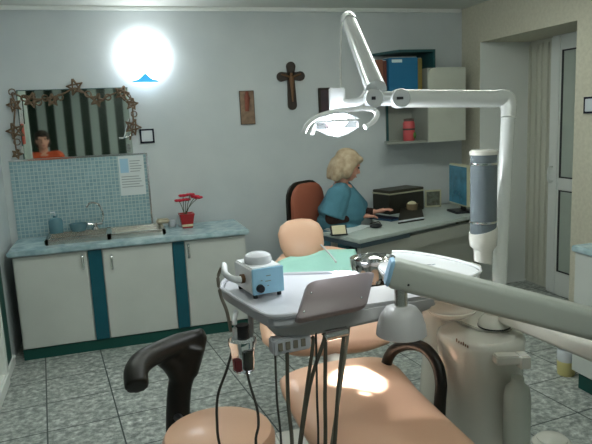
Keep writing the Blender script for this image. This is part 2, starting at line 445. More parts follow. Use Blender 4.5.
# notice
yl = -.0135
tl, bl = P(117.5, 156.5, y=yl), P(119.5, 196, y=yl); w_ = P(143, 155, y=yl).x-tl.x; h_ = tl.z-bl.z
t = thing('paper_notice', (tl.x+w_/2, yl, bl.z), 'white printed notice with a pale blue picture taped on the mosaic', 'paper')
MB().box((tl.x, yl-.001, bl.z), (tl.x+w_, yl, tl.z)).build('sheet', 'paper', t)
lb = MB().box((tl.x+.012, yl-.002, tl.z-.13), (tl.x+.075, yl-.001, tl.z-.02)).build('picture', 'ink_blue', t)
ln = MB()
for k in range(11):
    zz = tl.z-.04-.02*k; xa = tl.x+(.085 if zz > tl.z-.13 else .015)
    if k in (5,): continue
    ln.box((xa, yl-.002, zz-.004), (tl.x+w_-.015-.03*random.random(), yl-.001, zz+.002))
ln.build('text_lines', 'ink_grey', t)

# ------------------------------------------------------------------ mirror with star garland
ax0, ax1 = P(20.5, 125, y=-.012).x, P(130, 120, y=-.012).x; az0, az1 = mz+.014, P(75, 89.5, y=-.012).z
t = thing('wall_mirror', ((ax0+ax1)/2, -.01, az0), 'wide frameless wall mirror above the mosaic splashback', 'mirror')
MB().box((ax0, -.012, az0), (ax1, -.003, az1)).build('glass', 'mirror', t)
MB().box((ax0-.004, -.014, az1), (ax1+.004, -.003, az1+.006)).box((ax0-.006, -.014, az0), (ax0, -.003, az1)).build('edge', 'shelf_teal', t)
for (u, v) in ((22, 150), (129, 148)):
    q = P(u, v, y=-.012); MB().box((q.x-.012, -.022, q.z-.03), (q.x+.012, -.0125, q.z+.03), .004).build('clip', 'silver', t)
def star(mb, c, R_, rot, rad=.0085):
    pts = []
    for k in range(11):
        an = rot+PI/2+k*PI/5; rr = R_ if k % 2 == 0 else R_*.45
        pts.append(V((c.x+rr*math.cos(an), c.y+random.uniform(-.006, .006), c.z+rr*math.sin(an))))
    mb.tube(pts, rad, 6, 1)
    mb.tube([pts[0], pts[4]], rad*.7, 5, 1); mb.tube([pts[2], pts[8]], rad*.7, 5, 1); mb.tube([pts[4], pts[8]], rad*.7, 5, 1)
    mb.tube([pts[6], pts[2]], rad*.7, 5, 1); mb.tube([pts[6], pts[0]], rad*.7, 5, 1)
t = thing('star_garland', ((ax0+ax1)/2, -.04, az1), 'brown wicker star garland hung along the top and sides of the mirror', 'garland')
spots = [(14, 105, .05), (31, 100, .055), (52, 100, .045), (75, 87, .06), (97, 100, .05), (122, 93, .055), (132, 104, .045), (133, 127, .062), (15, 131, .06), (17, 154, .035)]
for (u, v, R_) in spots:
    mb = MB(); star(mb, P(u, v, y=-.045), R_, random.uniform(-.4, .4)); mb.build('star', 'star_brown', t)
vine = MB()
vine.tube([P(u, v, y=-.035) for u, v in ((17, 154), (14, 131), (15, 105), (12, 93), (22, 97), (40, 99), (60, 95), (75, 88), (86, 94), (97, 101), (110, 95), (122, 92), (131, 100), (133, 115), (133, 127), (130, 140))], .006, 6)
for (u, v) in ((12, 92), (38, 102), (45, 98), (60, 97), (88, 94), (108, 97), (128, 97), (134, 114), (24, 98), (17, 142)):
    q = P(u, v, y=-.04); vine.tube([q+V((.022*math.cos(a_*PI/4), .008*math.sin(a_), .022*math.sin(a_*PI/4))) for a_ in range(9)], .0045, 5, 2)
vine.build('vine', 'star_brown', t)
q0, q1 = P(20, 100, y=-.04), P(22, 124, y=-.04)
rb = MB(); rb.quads([[q0+V((-.012, 0, 0)), q0+V((.012, 0, 0)), q0+V((.012, .003, 0)), q0+V((-.012, .003, 0))], [q1+V((-.014, 0, 0)), q1+V((.014, 0, 0)), q1+V((.014, .003, 0)), q1+V((-.014, .003, 0))]])
rb.build('ribbon', 'silver', t)
q = P(127, 137, y=-.03)
one(MB().ball(q, (.02, .01, .012), 8).ball(q+V((.03, 0, .012)), (.018, .01, .012), 8).tube([q+V((-.06, 0, -.005)), q+V((-.02, 0, 0)), q+V((.0, 0, .06)), q+V((.03, 0, .14))], .008, 6), 'mirror_ornament', 'silver', 'silver ornament at the lower right edge of the mirror', 'ornament')

# light switches
def switch(c, nx, lab):
    t = thing('light_switch', c, lab, 'switch', None)
    if nx == 'y':
        fr = MB()
        s, e = .055, .013
        for (a, b, c_, d_) in ((-s, -s, s, -s+e), (-s, s-e, s, s), (-s, -s, -s+e, s), (s-e, -s, s, s)): fr.box((c.x+a, -.012, c.z+b), (c.x+c_, -.001, c.z+d_))
        fr.build('frame', 'navy_frame', t); MB().box((c.x-s+e, -.014, c.z-s+e), (c.x+s-e, -.001, c.z+s-e), .003).build('rocker', 'switch_white', t)
    else:
        fr = MB(); s, e = .055, .013
        for (a, b, c_, d_) in ((-s, -s, s, -s+e), (-s, s-e, s, s), (-s, -s, -s+e, s), (s-e, -s, s, s)): fr.box((XR-.012, c.y+a, c.z+b), (XR-.001, c.y+c_, c.z+d_))
        fr.build('frame', 'navy_frame', t); MB().box((XR-.014, c.y-s+e, c.z-s+e), (XR-.001, c.y+s-e, c.z+s-e), .003).build('rocker', 'switch_white', t)
switch(P(147, 136, y=0), 'y', 'square light switch with dark frame right of the mirror')
switch(P(591, 105, x=XR), 'x', 'light switch with dark frame on the wall right of the glazed door')

# wall lamp
lc = P(144, 57, y=-.06); LR = .178
t = thing('wall_lamp', (lc.x, 0, lc.z), 'round glowing wall lamp above the mirror', 'lamp')
MB().lathe((lc.x, -.02, lc.z), [(LR, 0), (LR*.99, .02), (LR*.9, .05), (LR*.7, .08), (LR*.4, .1), (.001, .108)], 40, ax=(0, -1, 0)).build('globe', 'lamp_glass', t)
MB().lathe((lc.x, 0, lc.z), [(.12, 0), (.12, .02)], 24, ax=(0, -1, 0)).build('wall_plate', 'switch_white', t)
a, b, c_ = P(145, 73, y=-.11), P(131, 82.5, y=-.09), P(159, 82, y=-.09)
MB().prism([a, (a+b)/2+V((.008, 0, -.008)), b, c_, (a+c_)/2+V((-.008, 0, -.008))], V((0, -.035, 0)), .002).build('blue_clip', 'backlit_blue', t)

# crucifix
cc = P(291, 76, y=-.02); top, bot = P(291, 61.5, y=-.02), P(293, 110, y=-.02); l, r_ = P(277, 77, y=-.02), P(305, 76, y=-.02)
t = thing('crucifix', (cc.x, -.02, bot.z), 'dark wooden crucifix with rounded ends on the back wall', 'crucifix')
mb = MB()
hw = .034
def lobe(p, q, w0, w1):
    d = (q-p); d.y = 0; s_ = V((-d.z, 0, d.x)).normalized(); n_ = 8; poly = [p+s_*w0, p-s_*w0]
    e_ = q-d.normalized()*w1
    for k in range(n_+1):
        an = -PI/2+PI*k/n_; poly.append(e_+d.normalized()*w1*math.cos(an)+s_*w1*math.sin(an))
    for v in poly: v.y = -.02
    mb.prism(poly, V((0, .018, 0)))
for q in (top, l, r_): lobe(cc, q, hw*.75, hw*1.15)
lobe(cc, bot, hw*.85, hw*1.12)
mb.build('cross', 'wood_dark', t)
fg = MB(); y_ = -.032
fg.ball((cc.x, y_, cc.z+.01), (.014, .012, .017), 10); fg.tube([(cc.x, y_, cc.z-.01), (cc.x+.004, y_, cc.z-.1)], [.022, .016], 8, 1); fg.tube([(cc.x+.004, y_, cc.z-.1), (cc.x+.002, y_, cc.z-.21)], [.016, .007], 8, 1)
for s_ in (-1, 1): fg.tube([(cc.x, y_, cc.z-.012), (cc.x+s_*.085, y_+.006, cc.z+.015)], [.009, .006], 6, 1)
fg.build('figure', 'bronze', t)
# plaque
a, b = P(239.5, 91.5, y=-.01), P(255, 123.5, y=-.01)
t = thing('wall_plaque', ((a.x+b.x)/2, -.01, b.z), 'small upright wooden plaque with carved figure, left of the crucifix', 'plaque')
MB().box((a.x, -.018, b.z), (b.x, -.002, a.z), .003).build('board', 'wood_pale', t)
MB().box((a.x-.003, -.012, b.z-.004), (a.x+.008, -.001, a.z+.004)).box((b.x-.006, -.012, b.z-.004), (b.x+.004, -.001, a.z+.004)).box((a.x, -.012, b.z-.005), (b.x, -.001, b.z+.006)).box((a.x, -.012, a.z-.005), (b.x, -.001, a.z+.005)).build('rim', 'wood_dark', t)
mx_ = (a.x+b.x)/2; zt = a.z
MB().ball((mx_, -.026, zt-.02), (.016, .014, .02), 10).tube([(mx_, -.024, zt-.035), (mx_-.006, -.024, zt-.16)], [.022, .016], 8, 1).tube([(mx_+.02, -.024, zt-.05), (mx_-.01, -.024, zt-.1)], .009, 6, 1).build('carved_figure', 'plaque_red', t)
a, b = P(318, 88, y=-.01), P(343, 118, y=-.01)
t = thing('wall_picture', ((a.x+b.x)/2, -.01, b.z), 'small dark picture on the back wall behind the dental lamp', 'picture')
MB().box((a.x, -.02, b.z), (b.x, -.002, a.z), .004).build('frame', 'wood_dark', t)
MB().box((a.x+.02, -.022, b.z+.02), (b.x-.02, -.019, a.z-.02)).build('print', 'picture_dark', t)

# ------------------------------------------------------------------ wall shelf with cabinet
X0, X1, X2 = 3.0, 3.385, 3.66; ZT, ZM, ZB = 2.10, 1.95, 1.335; SY = -.3
t = thing('wall_shelf', (3.35, -.15, ZB), 'dark teal open wall shelf with a pale rounded cabinet door, above the desk', 'shelf')
tp = [(X0-.06, 0, ZT-.02), (X0+.05, SY, ZT-.02), (X1, SY, ZT-.02), (X1, 0, ZT-.02)]
MB().prism(tp, (0, 0, .02)).build('top_board', 'shelf_teal', t)
MB().box((X1-.018, SY, ZM), (X1, 0, ZT-.02)).build('side_board', 'shelf_teal', t)
MB().prism([(2.85, 0, 1.72), (2.87, SY, 1.72), (X1-.018, SY, 1.72), (X1-.018, 0, 1.72)], (0, 0, .018)).build('middle_board', 'shelf_board', t)
MB().prism([(3.045, -.0, ZB), (2.945, SY+.02, ZB), (X1-.05, SY+.02, ZB), (X1-.05, 0, ZB)], (0, 0, .018)).build('bottom_board', 'shelf_board', t)
MB().box((3.06, -.012, ZB+.018), (X1-.05, -.002, 1.72)).build('back_board', 'shelf_board', t)
MB().box((3.06, -.03, ZB+.018), (3.075, -.012, 1.72)).build('divider', 'shelf_teal', t)
xc = P(428.5, 100, y=SY-.02).x
MB().box((xc+.005, SY-.0, ZB), (X2, 0, ZM)).build('cabinet_box', 'shelf_board', t)
rr = .07; poly = [V((xc, SY-.02, ZB)), V((X2, SY-.02, ZB)), V((X2, SY-.02, ZM+.0))]
for k in range(7):
    an = PI/2+k*PI/12; poly.append(V((xc+rr+rr*math.cos(an), SY-.02, ZM-rr+rr*math.sin(an))))
MB().prism(poly, (0, .018, 0)).build('cabinet_door', 'shelf_door', t)
zs = 1.739
def binder(x0, x1, h, mname, lab, y0=SY+.02, tilt=0, name='binder', lbl=False, zs_=zs):
    t = thing(name, ((x0+x1)/2, y0+.12, zs_), lab, 'binder' if name == 'binder' else 'book', 'binders on the wall shelf')
    rot = Matrix.Rotation(tilt, 3, 'Y'); at = V((x0, y0, zs_))
    MB().box((0, 0, 0), (x1-x0, .22, h), .004, rot, at).build('cover', mname, t)
    MB().box((.004, .012, h), (x1-x0-.004, .215, h+.003), 0, rot, at).build('pages', 'paper', t)
    if lbl: MB().box((.1*(x1-x0), -.002, h*.87), (.45*(x1-x0), 0, h*.95), 0, rot, at).build('spine_label', 'label_white', t)
    return t
bx0 = P(389, 72, y=-.28).x; bx1 = P(418, 72, y=-.28).x
binder(2.87, 2.93, .29, 'binder_brown', 'brown binder at the open left end of the wall shelf', y0=-.25)
binder(2.932, bx0-.004, .28, 'binder_red', 'dark red-brown binder between the brown and the blue binder', y0=-.25)
binder(bx0, bx1, .3, 'binder_blue', 'wide bright blue box file on the wall shelf', y0=-.28, lbl=True)
binder(bx1+.006, bx1+.05, .295, 'book_tan', 'thin tan book leaning right of the blue box file', y0=-.26, tilt=-.0, name='book')
q = P(409, 138, y=-.2); q.z = ZB+.018
t = thing('jar', q, 'pink and green jar with dark bands on the lower shelf board', 'jar')
MB().lathe(q, [(.045, 0), (.05, .01), (.05, .15), (.042, .165)], 18).build('body', 'jar_pink', t)
MB().lathe(q, [(.0515, .09), (.0515, .105)], 18).build('band', 'jar_dark', t)
MB().lathe(q, [(.044, .165), (.044, .185), (.03, .188)], 18).build('lid', 'jar_dark', t)
MB().ball(q+V((.03, -.035, .045)), (.02, .016, .03), 8).build('leaf_mark', 'jar_green', t)

# ------------------------------------------------------------------ desk
DZ = .75
A, B, C3 = P(322, 232, z=DZ), P(360, 240, z=DZ), P(470, 216, z=DZ)
outer = [A, B, C3, V((3.78, C3.y+.06, DZ)), V((3.78, -.04, DZ)), V((2.86, -.04, DZ)), V((2.72, -.4, DZ)), V((2.62, -.78, DZ)), V((2.3, -.79, DZ))]
for p_ in outer: p_.z = DZ-.028
t = thing('office_desk', (2.9, -.6, 0), 'pale corner desk with grey front panel where the woman works', 'desk')
MB().prism(outer, (0, 0, .028), .004).build('desktop', 'desk_top', t)
ed = MB(); dirn = (C3-B).normalized(); nrm = V((dirn.y, -dirn.x, 0))
ed.obox(B+V((0, 0, -.03))+nrm*.001, dirn*.5, nrm*.006, V((0, 0, .03))); d2_ = (B-A).normalized(); n2_ = V((d2_.y, -d2_.x, 0)); ed.obox(A+V((0, 0, -.03))+n2_*.001, (B-A), n2_*.006, V((0, 0, .03)))
ed.build('edge_band', 'desk_edge', t)
pa = MB(); pa.obox(B+dirn*.03-nrm*.05+V((0, 0, -.72)), dirn*((C3-B).length+.05), nrm*.02, V((0, 0, .69))); pa.build('front_panel', 'desk_panel', t)
pa = MB(); pa.obox(B-nrm*.05+dirn*.02+V((0, 0, -.13)), dirn*((C3-B).length), nrm*.04, V((0, 0, .1))); pa.build('apron', 'desk_panel', t)
for q in (V((2.24, -.82, 0)), V((2.35, -1.06, 0)), V((3.72, -.12, 0)), V((2.95, -.12, 0))): MB().box((q.x-.02, q.y-.02, 0), (q.x+.02, q.y+.02, DZ-.029)).build('leg', 'desk_panel', t)

def rot_z(a): return Matrix.Rotation(a, 3, 'Z')
# printer
pc = V((P(400, 200, y=-.2).x, -.17, DZ)); rz_ = rot_z(math.radians(16))
t = thing('printer', pc, 'dark box printer with a pale trim line on the desk', 'printer')
MB().box((-.2, -.11, 0), (.2, .11, .165), .006, rz_, pc).build('body', 'printer_dark', t)
MB().box((-.203, -.113, .165), (.203, .113, .177), .003, rz_, pc).build('trim_band', 'trim_cream', t)
MB().box((-.2, -.11, .177), (.2, .11, .2), .006, rz_, pc).build('lid', 'printer_lid', t)
q = P(412, 213.5, z=DZ)
t = thing('pen_cup', q, 'brown cup in front of the dark printer', 'cup')
MB().lathe(q, [(.045, 0), (.048, .06), (.048, .085), (.042, .085), (.04, .01)], 18).build('cup', 'cup_brown', t)
MB().lathe(q+V((0, 0, .07)), [(.04, 0), (.035, .025), (.015, .035)], 12).build('contents', 'cream', t)
q = P(433, 207, z=DZ)
t = thing('photo_frame', q, 'small standing photo frame between the printer and the monitor', 'frame')
rz2 = rot_z(math.radians(-12))
MB().box((-.075, -.006, 0), (.075, .006, .155), .003, rz2, q).build('frame', 'trim_cream', t)
MB().box((-.06, -.008, .015), (.06, -.006, .14), 0, rz2, q).build('picture', 'frame_photo', t)
MB().box((-.015, .006, 0), (.015, .05, .006), 0, rz2, q).build('stand', 'black_plastic', t)
# dark tilted device with white edge
a, b, c_, d_ = P(398, 224, z=DZ), P(424, 220, z=DZ), P(421, 209, z=DZ), P(401, 212, z=DZ)
t = thing('card_terminal', (a+b+c_+d_)/4, 'flat dark device with a bright front edge on the desk', 'device')
up = V((0, 0, 1)); MB().quads([[a, b, c_, d_], [a+up*.02, b+up*.02, c_+up*.045, d_+up*.045]]).build('body', 'printer_dark', t)
e_ = (b-a); MB().obox(a+V((0, -.004, .014)), e_, V((0, -.006, 0)), V((0, 0, .012))).build('edge', 'switch_white', t)
# monitor
mtl, mbl = P(447.5, 163, d=4.75), P(446, 203, d=4.75)
mc = P(459, 212, z=DZ); ang = math.radians(-97)
def mon(v): return rot_z(ang) @ V(v)+V((mc.x, mc.y, DZ))
t = thing('monitor', (mc.x, mc.y, DZ), 'flat computer monitor with blue screen facing the woman', 'monitor')
RZm = rot_z(ang); MB().box((-.18, -.01, .06), (.18, .03, .40), .006, RZm, (mc.x, mc.y, DZ)).build('case', 'trim_cream', t)
MB().box((-.16, .03, .09), (.16, .06, .38), .01, RZm, (mc.x, mc.y, DZ)).build('rear_shell', 'black_plastic', t)
MB().box((-.165, -.013, .075), (.165, -.0105, .385), 0, RZm, (mc.x, mc.y, DZ)).build('screen', 'screen', t)
MB().box((-.1, -.07, 0), (.1, .09, .018), .006, RZm, (mc.x, mc.y, DZ)).box((-.03, .03, .018), (.03, .055, .12), 0, RZm, (mc.x, mc.y, DZ)).build('stand', 'black_plastic', t)
# keyboard, mouse, papers, calendar
q = P(384, 219, z=DZ)
t = thing('keyboard', q, 'dark blue keyboard under the hands of the woman', 'keyboard')
RK = rot_z(math.radians(-68)); MB().box((-.14, -.065, 0), (.14, .065, .014), .004, RK, q).build('case', 'blue_pad', t)
kk = MB()
for i in range(12):
    for j in range(4): kk.box((-.132+i*.022, -.055+j*.028, .014), (-.113+i*.022, -.031+j*.028, .019), 0, RK, q)
kk.build('keys', 'navy_frame', t)
q = P(376, 228, z=DZ)
t = thing('mouse', q, 'small black mouse on the desk near the front edge', 'mouse')
MB().ball(q+V((0, 0, .018)), (.05, .034, .017), 14).build('shell', 'black_plastic', t)
MB().tube([q+V((.04, .0, .015)), q+V((.06, .08, .03)), q+V((.0, .12, .012))], .004, 6).build('cable', 'hose_dark', t)
a, b, c_, d_ = P(324, 230, z=DZ), P(348, 234, z=DZ), P(372, 226, z=DZ), P(340, 223, z=DZ)
one(MB().prism([a, b, c_, d_], (0, 0, .003)), 'paper_sheets', 'paper', 'white papers lying on the left end of the desk', 'paper')
q = P(339, 235, z=DZ+.004)
t = thing('desk_calendar', q, 'little standing desk calendar with black base on the papers', 'calendar')
RQ = rot_z(math.radians(-8)) @ Matrix.Scale(.82, 3); MB().box((-.075, -.03, 0), (.075, .04, .012), .003, RQ, q).build('base', 'black_plastic', t)
MB().prism([RQ @ V(v)+q for v in ((-.068, -.02, .012), (.068, -.02, .012), (.065, .015, .075), (-.065, .015, .075))], (0, .012, .004)).build('card', 'cream', t)
MB().prism([RQ @ V(v)+q for v in ((-.07, -.022, .012), (-.06, -.022, .012), (-.06, .014, .08), (-.07, .014, .08))], (0, .014, 0)).build('holder', 'black_plastic', t)
MB().prism([RQ @ V(v)+q for v in ((.06, -.022, .012), (.07, -.022, .012), (.07, .014, .08), (.06, .014, .08))], (0, .014, 0)).build('holder', 'black_plastic', t)

# ------------------------------------------------------------------ office chair
oc = P(303, 205, y=-.5)
t = thing('office_chair', (2.42, -.5, 0), 'brick red office chair on which the woman sits', 'chair')
bk = MB(); cxm = oc.x
def rounded_rect(w, h, r, n=5):
    o = []
    for (sx, sy, a0) in ((1, 1, 0), (-1, 1, PI/2), (-1, -1, PI), (1, -1, 3*PI/2)):
        for k in range(n+1):
            an = a0+k*PI/2/n; o.append((sx*(w/2-r)+r*math.cos(an), sy*(h/2-r)+r*math.sin(an)))
    return o
ZC = P(303, 210, y=-.5).z
bx = cxm+.02; aa = math.radians(70)    # backrest plane faces the desk
for nm, ww, hh, th, off, mm in (('backrest', .37, .42, .05, .0, 'chair_red'), ('back_shell', .40, .45, .03, -.03, 'black_vinyl')):
    pts = rounded_rect(ww, hh, .13)
    ux = V((.85, .53, 0)); nx = V((.53, -.85, 0))
    rings = [[V((bx, -.5, ZC))+ux*u_*s_+V((0, 0, v_*s_))+nx*(off+th*k_) for u_, v_ in pts] for k_, s_ in ((0, .9), (.25, 1), (.75, 1), (1, .9))]
    MB().quads(rings).build(nm, mm, t)
MB().lathe((2.44, -.5, .42), [(.15, 0), (.22, .02), (.22, .05), (.17, .065)], 24).build('seat', 'chair_red', t)
MB().lathe((2.44, -.5, .1), [(.03, 0), (.03, .32)], 12).build('gas_post', 'dark_chrome', t)
MB().tube([V((bx, -.5, ZC-.15))+V((-.03, -.02, 0)), V((bx-.01, -.5, .45)), (2.36, -.5, .42)], .018, 8).build('back_bar', 'black_plastic', t)
for k in range(5):
    an = 2*PI*k/5; e_ = V((2.44+.27*math.cos(an), -.5+.27*math.sin(an), .06))
    l_ = MB().tube([(2.44, -.5, .11), e_], [.022, .014], 8, 1).build('leg', 'black_plastic', t)
    MB().lathe(e_+V((0, -.02, -.032)), [(.028, 0), (.028, .04)], 12, ax=(0, 1, 0)).build('castor', 'black_plastic', l_)

# ------------------------------------------------------------------ people
def person(J, name, label, mats, head_dir, voxel=.0075, hands=True):
    """J: joints; one skin for the body, clothes and hair as children"""
    base = V((J['pelvis'].x, J['pelvis'].y, 0))
    t = thing(name, base, label, 'person')
    hc = J['head']; f = V(head_dir).normalized(); s_ = f.cross(V((0, 0, 1))).normalized(); u_ = s_.cross(f).normalized()
    def hp(a, b, c): return hc+f*a+s_*b+u_*c
    def hball(mb, c, r):
        tt = bmesh.new(); bmesh.ops.create_uvsphere(tt, u_segments=20, v_segments=14, radius=1)
        for v in tt.verts: v.co = c+f*v.co.x*r[0]+s_*v.co.y*r[1]+u_*v.co.z*r[2]
        mb.merge(tt)
    body = MB()
    hball(body, hp(-.01, 0, .035), (.092, .072, .085)); hball(body, hp(.02, 0, -.035), (.066, .058, .078)); hball(body, hp(.06, 0, -.088), (.022, .024, .02))
    body.tube([hp(.078, 0, .012), hp(.103, 0, -.03)], [.009, .015], 8, 1)                      # nose
    hball(body, hp(.083, 0, -.06), (.012, .023, .012))                                           # lips
    for k in (-1, 1): hball(body, hp(-.005, k*.072, -.012), (.02, .008, .03))                   # ears
    for k in (-1, 1): hball(body, hp(.074, k*.03, .03), (.014, .024, .008))                     # brows
    body.tube([hp(-.03, 0, -.03), J['neck']], [.05, .055], 12, 1)
    body.tube([J['neck'], J['chest'], J['waist'], J['pelvis']], [.08, .13, .12, .14], 14, 4)
    for L in 'rl':
        sh, el, wr, hd = J[L+'sh'], J[L+'el'], J[L+'wr'], J[L+'hd']
        body.tube([J['neck']+V((0, 0, -.04)), sh], [.06, .055], 10, 1); body.tube([sh, el], [.05, .038], 10, 1); body.tube([el, wr], [.037, .025], 10, 1)
        d = (hd-wr).normalized(); pa_ = d.cross(V((0, 0, 1))).normalized(); dn = V((0, 0, -1))
        palm = wr+d*.075
        body.tube([wr, wr+d*.03, palm], [.024, .034, .036], 10, 3, flat=.5)
        sg = 1 if L == 'l' else -1                                            # thumb towards the middle of the body
        for q, (of, ln) in enumerate(((-.029, .066), (-.01, .078), (.01, .074), (.028, .058))):
            st = palm+pa_*of*sg; body.tube([st-d*.015, st+d*ln*.45+dn*.002, st+d*ln*.8+dn*.012, st+d*ln+dn*.024], [.0095, .009, .0085, .007], 8, 2)
        tb = wr+d*.03-pa_*.03*sg; body.tube([tb+pa_*.012*sg, tb+d*.025-pa_*.014*sg, tb+d*.055-pa_*.012*sg+dn*.006], [.012, .0105, .008], 8, 2)
        hp_, kn, an_ = J[L+'hip'], J[L+'kn'], J[L+'an']
        body.tube([J['pelvis'], hp_], .09, 10, 1); body.tube([hp_, kn], [.085, .055], 10, 1); body.tube([kn, an_], [.055, .04], 10, 1)
        body.tube([an_+V((0, 0, -.03)), an_+f*.14+V((0, 0, -.06))-V((0, 0, f.z*.14))], [.04, .03], 10, 1)
    bo = body.build('body', 'skin', t); remesh(bo, voxel, 3)
    for k in (-1, 1): MB().ball(hp(.082, k*.03, .012), .0075, 8).build('eye', 'eye_dark', t)
    MB().tube([hp(.094, -.018, -.061), hp(.0965, 0, -.06), hp(.094, .018, -.061)], .004, 6).build('mouth', 'lip', t)
    # hair: bob to the jaw
    hr = MB(); hball(hr, hp(-.02, 0, .045), (.102, .088, .082))
    hball(hr, hp(-.06, 0, -.02), (.07, .098, .1)); hball(hr, hp(.066, 0, .075), (.032, .06, .026))
    if mats.get('bob', True):
        for k in (-1, 1): hr.tube([hp(.03, k*.07, .06), hp(.02, k*.09, 0), hp(.02, k*.088, -.06), hp(.012, k*.07, -.1)], [.035, .03, .03, .02], 10, 3)
        hr.tube([hp(-.07, 0, .0), hp(-.075, 0, -.08), hp(-.062, 0, -.15)], [.07, .068, .05], 12, 3)
        for k in (-1, 1): hr.tube([hp(-.05, k*.05, .0), hp(-.055, k*.07, -.08), hp(-.045, k*.06, -.145)], [.05, .045, .035], 12, 3)
    ho = hr.build('hair', mats['hair'], t); remesh(ho, .009, 12)
    # clothes
    tp_ = MB(); nk = J['neck']
    tp_.tube([nk+V((0, 0, -.015)), nk+V((0, 0, -.06)), J['chest'], J['waist'], J['pelvis'], J['pelvis']+V((0, 0, -.06))], [.08, .12, .19, .175, .175, .17], 18, 4)
    for L in 'rl':
        sh, el = J[L+'sh'], J[L+'el']
        tp_.tube([nk+V((0, 0, -.05)), sh], [.08, .085], 12, 1); tp_.ball(sh, .088, 14); tp_.tube([sh, sh+(el-sh)*mats.get('sl', .86)], [.09, .1], 12, 1)
    to = tp_.build('scrub_top' if mats['top'] == 'scrub' else 'jumper', mats['top'], t); remesh(to, .009, 5)
    if mats['top'] == 'scrub':
        fx_ = V((f.x, f.y, 0)).normalized(); c0 = J['chest']+fx_*.135
        for k in (-1, 1):
            MB().tube([nk+s_*k*.055+fx_*.05+V((0, 0, -.03)), nk+s_*k*.045+fx_*.1+V((0, 0, -.07)), c0+V((0, 0, .01))], .009, 6).build('neckline', 'trousers', t)
    for L in 'rl':
        sv = MB(); el, wr, sh = J[L+'el'], J[L+'wr'], J[L+'sh']
        sv.tube([sh+(el-sh)*.6, el], [.052, .047], 12, 1); sv.ball(el, .047, 12); sv.tube([el, el+(wr-el)*.92], [.047, .033], 12, 1)
        so = sv.build('sleeve', mats['sleeve'], t); remesh(so, .008, 3)
        lg = MB(); hp_, kn, an_ = J[L+'hip'], J[L+'kn'], J[L+'an']
        lg.tube([J['pelvis'], hp_, kn], [.1, .1, .07], 12, 2); lg.ball(kn, .07, 12); lg.tube([kn, an_], [.068, .055], 12, 1)
        lo = lg.build('trouser_leg', 'trousers', t); remesh(lo, .012, 3)
        MB().tube([an_+V((0, 0, -.035))-f*.03, an_+f*.15-V((0, 0, f.z*.15))+V((0, 0, -.055))], [.045, .038], 10, 1).build('shoe', 'black_plastic', t)
    return t
hd = P(348, 165, y=-.58)
pel = V((2.36, -.53, .53)); nk = P(341, 185, y=-.56)
fw = V((.95, -.3, 0)).normalized(); sd = V((fw.y, -fw.x, 0))     # sd points to her right (towards the camera)
J = dict(head=hd, neck=nk, chest=nk.lerp(pel, .36)+fw*.02, waist=nk.lerp(pel, .72), pelvis=pel,
         rsh=nk+sd*.195+V((-.035, 0, -.06)), lsh=nk-sd*.18+V((0.02, 0, -.06)),
         rel=P(331, 218.5, y=-.74), rwr=P(361, 216.5, y=-.66), rhd=P(378, 215, y=-.62),
         lel=P(360, 212, y=-.34), lwr=P(375, 212, y=-.42), lhd=P(388, 209, y=-.46))
for L, s_ in (('r', 1), ('l', -1)):
    J[L+'hip'] = pel+sd*.09*s_; J[L+'kn'] = pel+fw*.4+sd*.1*s_+V((0, 0, -.01)); J[L+'an'] = J[L+'kn']+V((0, 0, -.44))
person(J, 'person', 'seated woman with a blond bob in blue-green scrubs working at the desk', dict(hair='hair', top='scrub', sleeve='sleeve', sl=.9), fw*.9+V((0, 0, -.42)))
# the person who shows in the mirror, standing by the left wall
b0 = V((-.05, -3.2, .04)); fw2 = V((.12, .99, 0)).normalized(); sd2 = V((fw2.y, -fw2.x, 0))
J2 = dict(head=b0+V((0, 0, 1.42)), neck=b0+V((0, -.02, 1.25)), chest=b0+V((0, -.02, 1.1)), waist=b0+V((0, -.02, .95)), pelvis=b0+V((0, -.02, .8)))
for L, s_ in (('r', 1), ('l', -1)):
    sh = J2['neck']+sd2*.15*s_+V((0, 0, -.05)); J2[L+'sh'] = sh; J2[L+'el'] = sh+V((0, 0, -.25))+sd2*.05*s_; J2[L+'wr'] = J2[L+'el']+fw2*.08+V((0, 0, -.2)); J2[L+'hd'] = J2[L+'wr']+fw2*.02+V((0, 0, -.08))
    J2[L+'hip'] = J2['pelvis']+sd2*.08*s_; J2[L+'kn'] = J2[L+'hip']+V((0, 0, -.38)); J2[L+'an'] = J2[L+'kn']+V((0, 0, -.34))
person(J2, 'person', 'person in an orange jumper seen only as a reflection in the mirror', dict(hair='wood_dark', top='orange_cloth', sleeve='orange_cloth', bob=False, sl=.9), fw2, .01)

# ------------------------------------------------------------------ dental chair
def cushion(mb, stations, side, n=28, e=2.6):
    """stations: (centre, normal, half width, half thickness); superellipse rings"""
    rings = []
    for c, nrm_, w_, h_ in stations:
        c, nrm_ = V(c), V(nrm_).normalized(); r = []
        for k in range(n):
            an = 2*PI*k/n; ca, sa = math.cos(an), math.sin(an)
            r.append(c+side*(w_*math.copysign(abs(ca)**(2/e), ca))+nrm_*(h_*math.copysign(abs(sa)**(2/2.2), sa)))
        rings.append(r)
    return mb.quads(rings)
def cushion_axis(mb, a, b, prof, side, nrm_):
    a, b = V(a), V(b)
    return cushion(mb, [(a.lerp(b, s_)+V(nrm_)*o_, nrm_, w_, h_) for s_, w_, h_, o_ in prof], side)
t = thing('dental_chair', (1.68, -2.55, 0), 'peach upholstered dental chair with round headrest in the middle of the room', 'dental chair')
b0, b1 = V((1.63, -2.40, .50)), V((1.79, -1.72, .845)); ax = (b1-b0).normalized()
sd_ = ax.cross(V((0, 0, 1))).normalized(); nr = sd_.cross(ax).normalized()
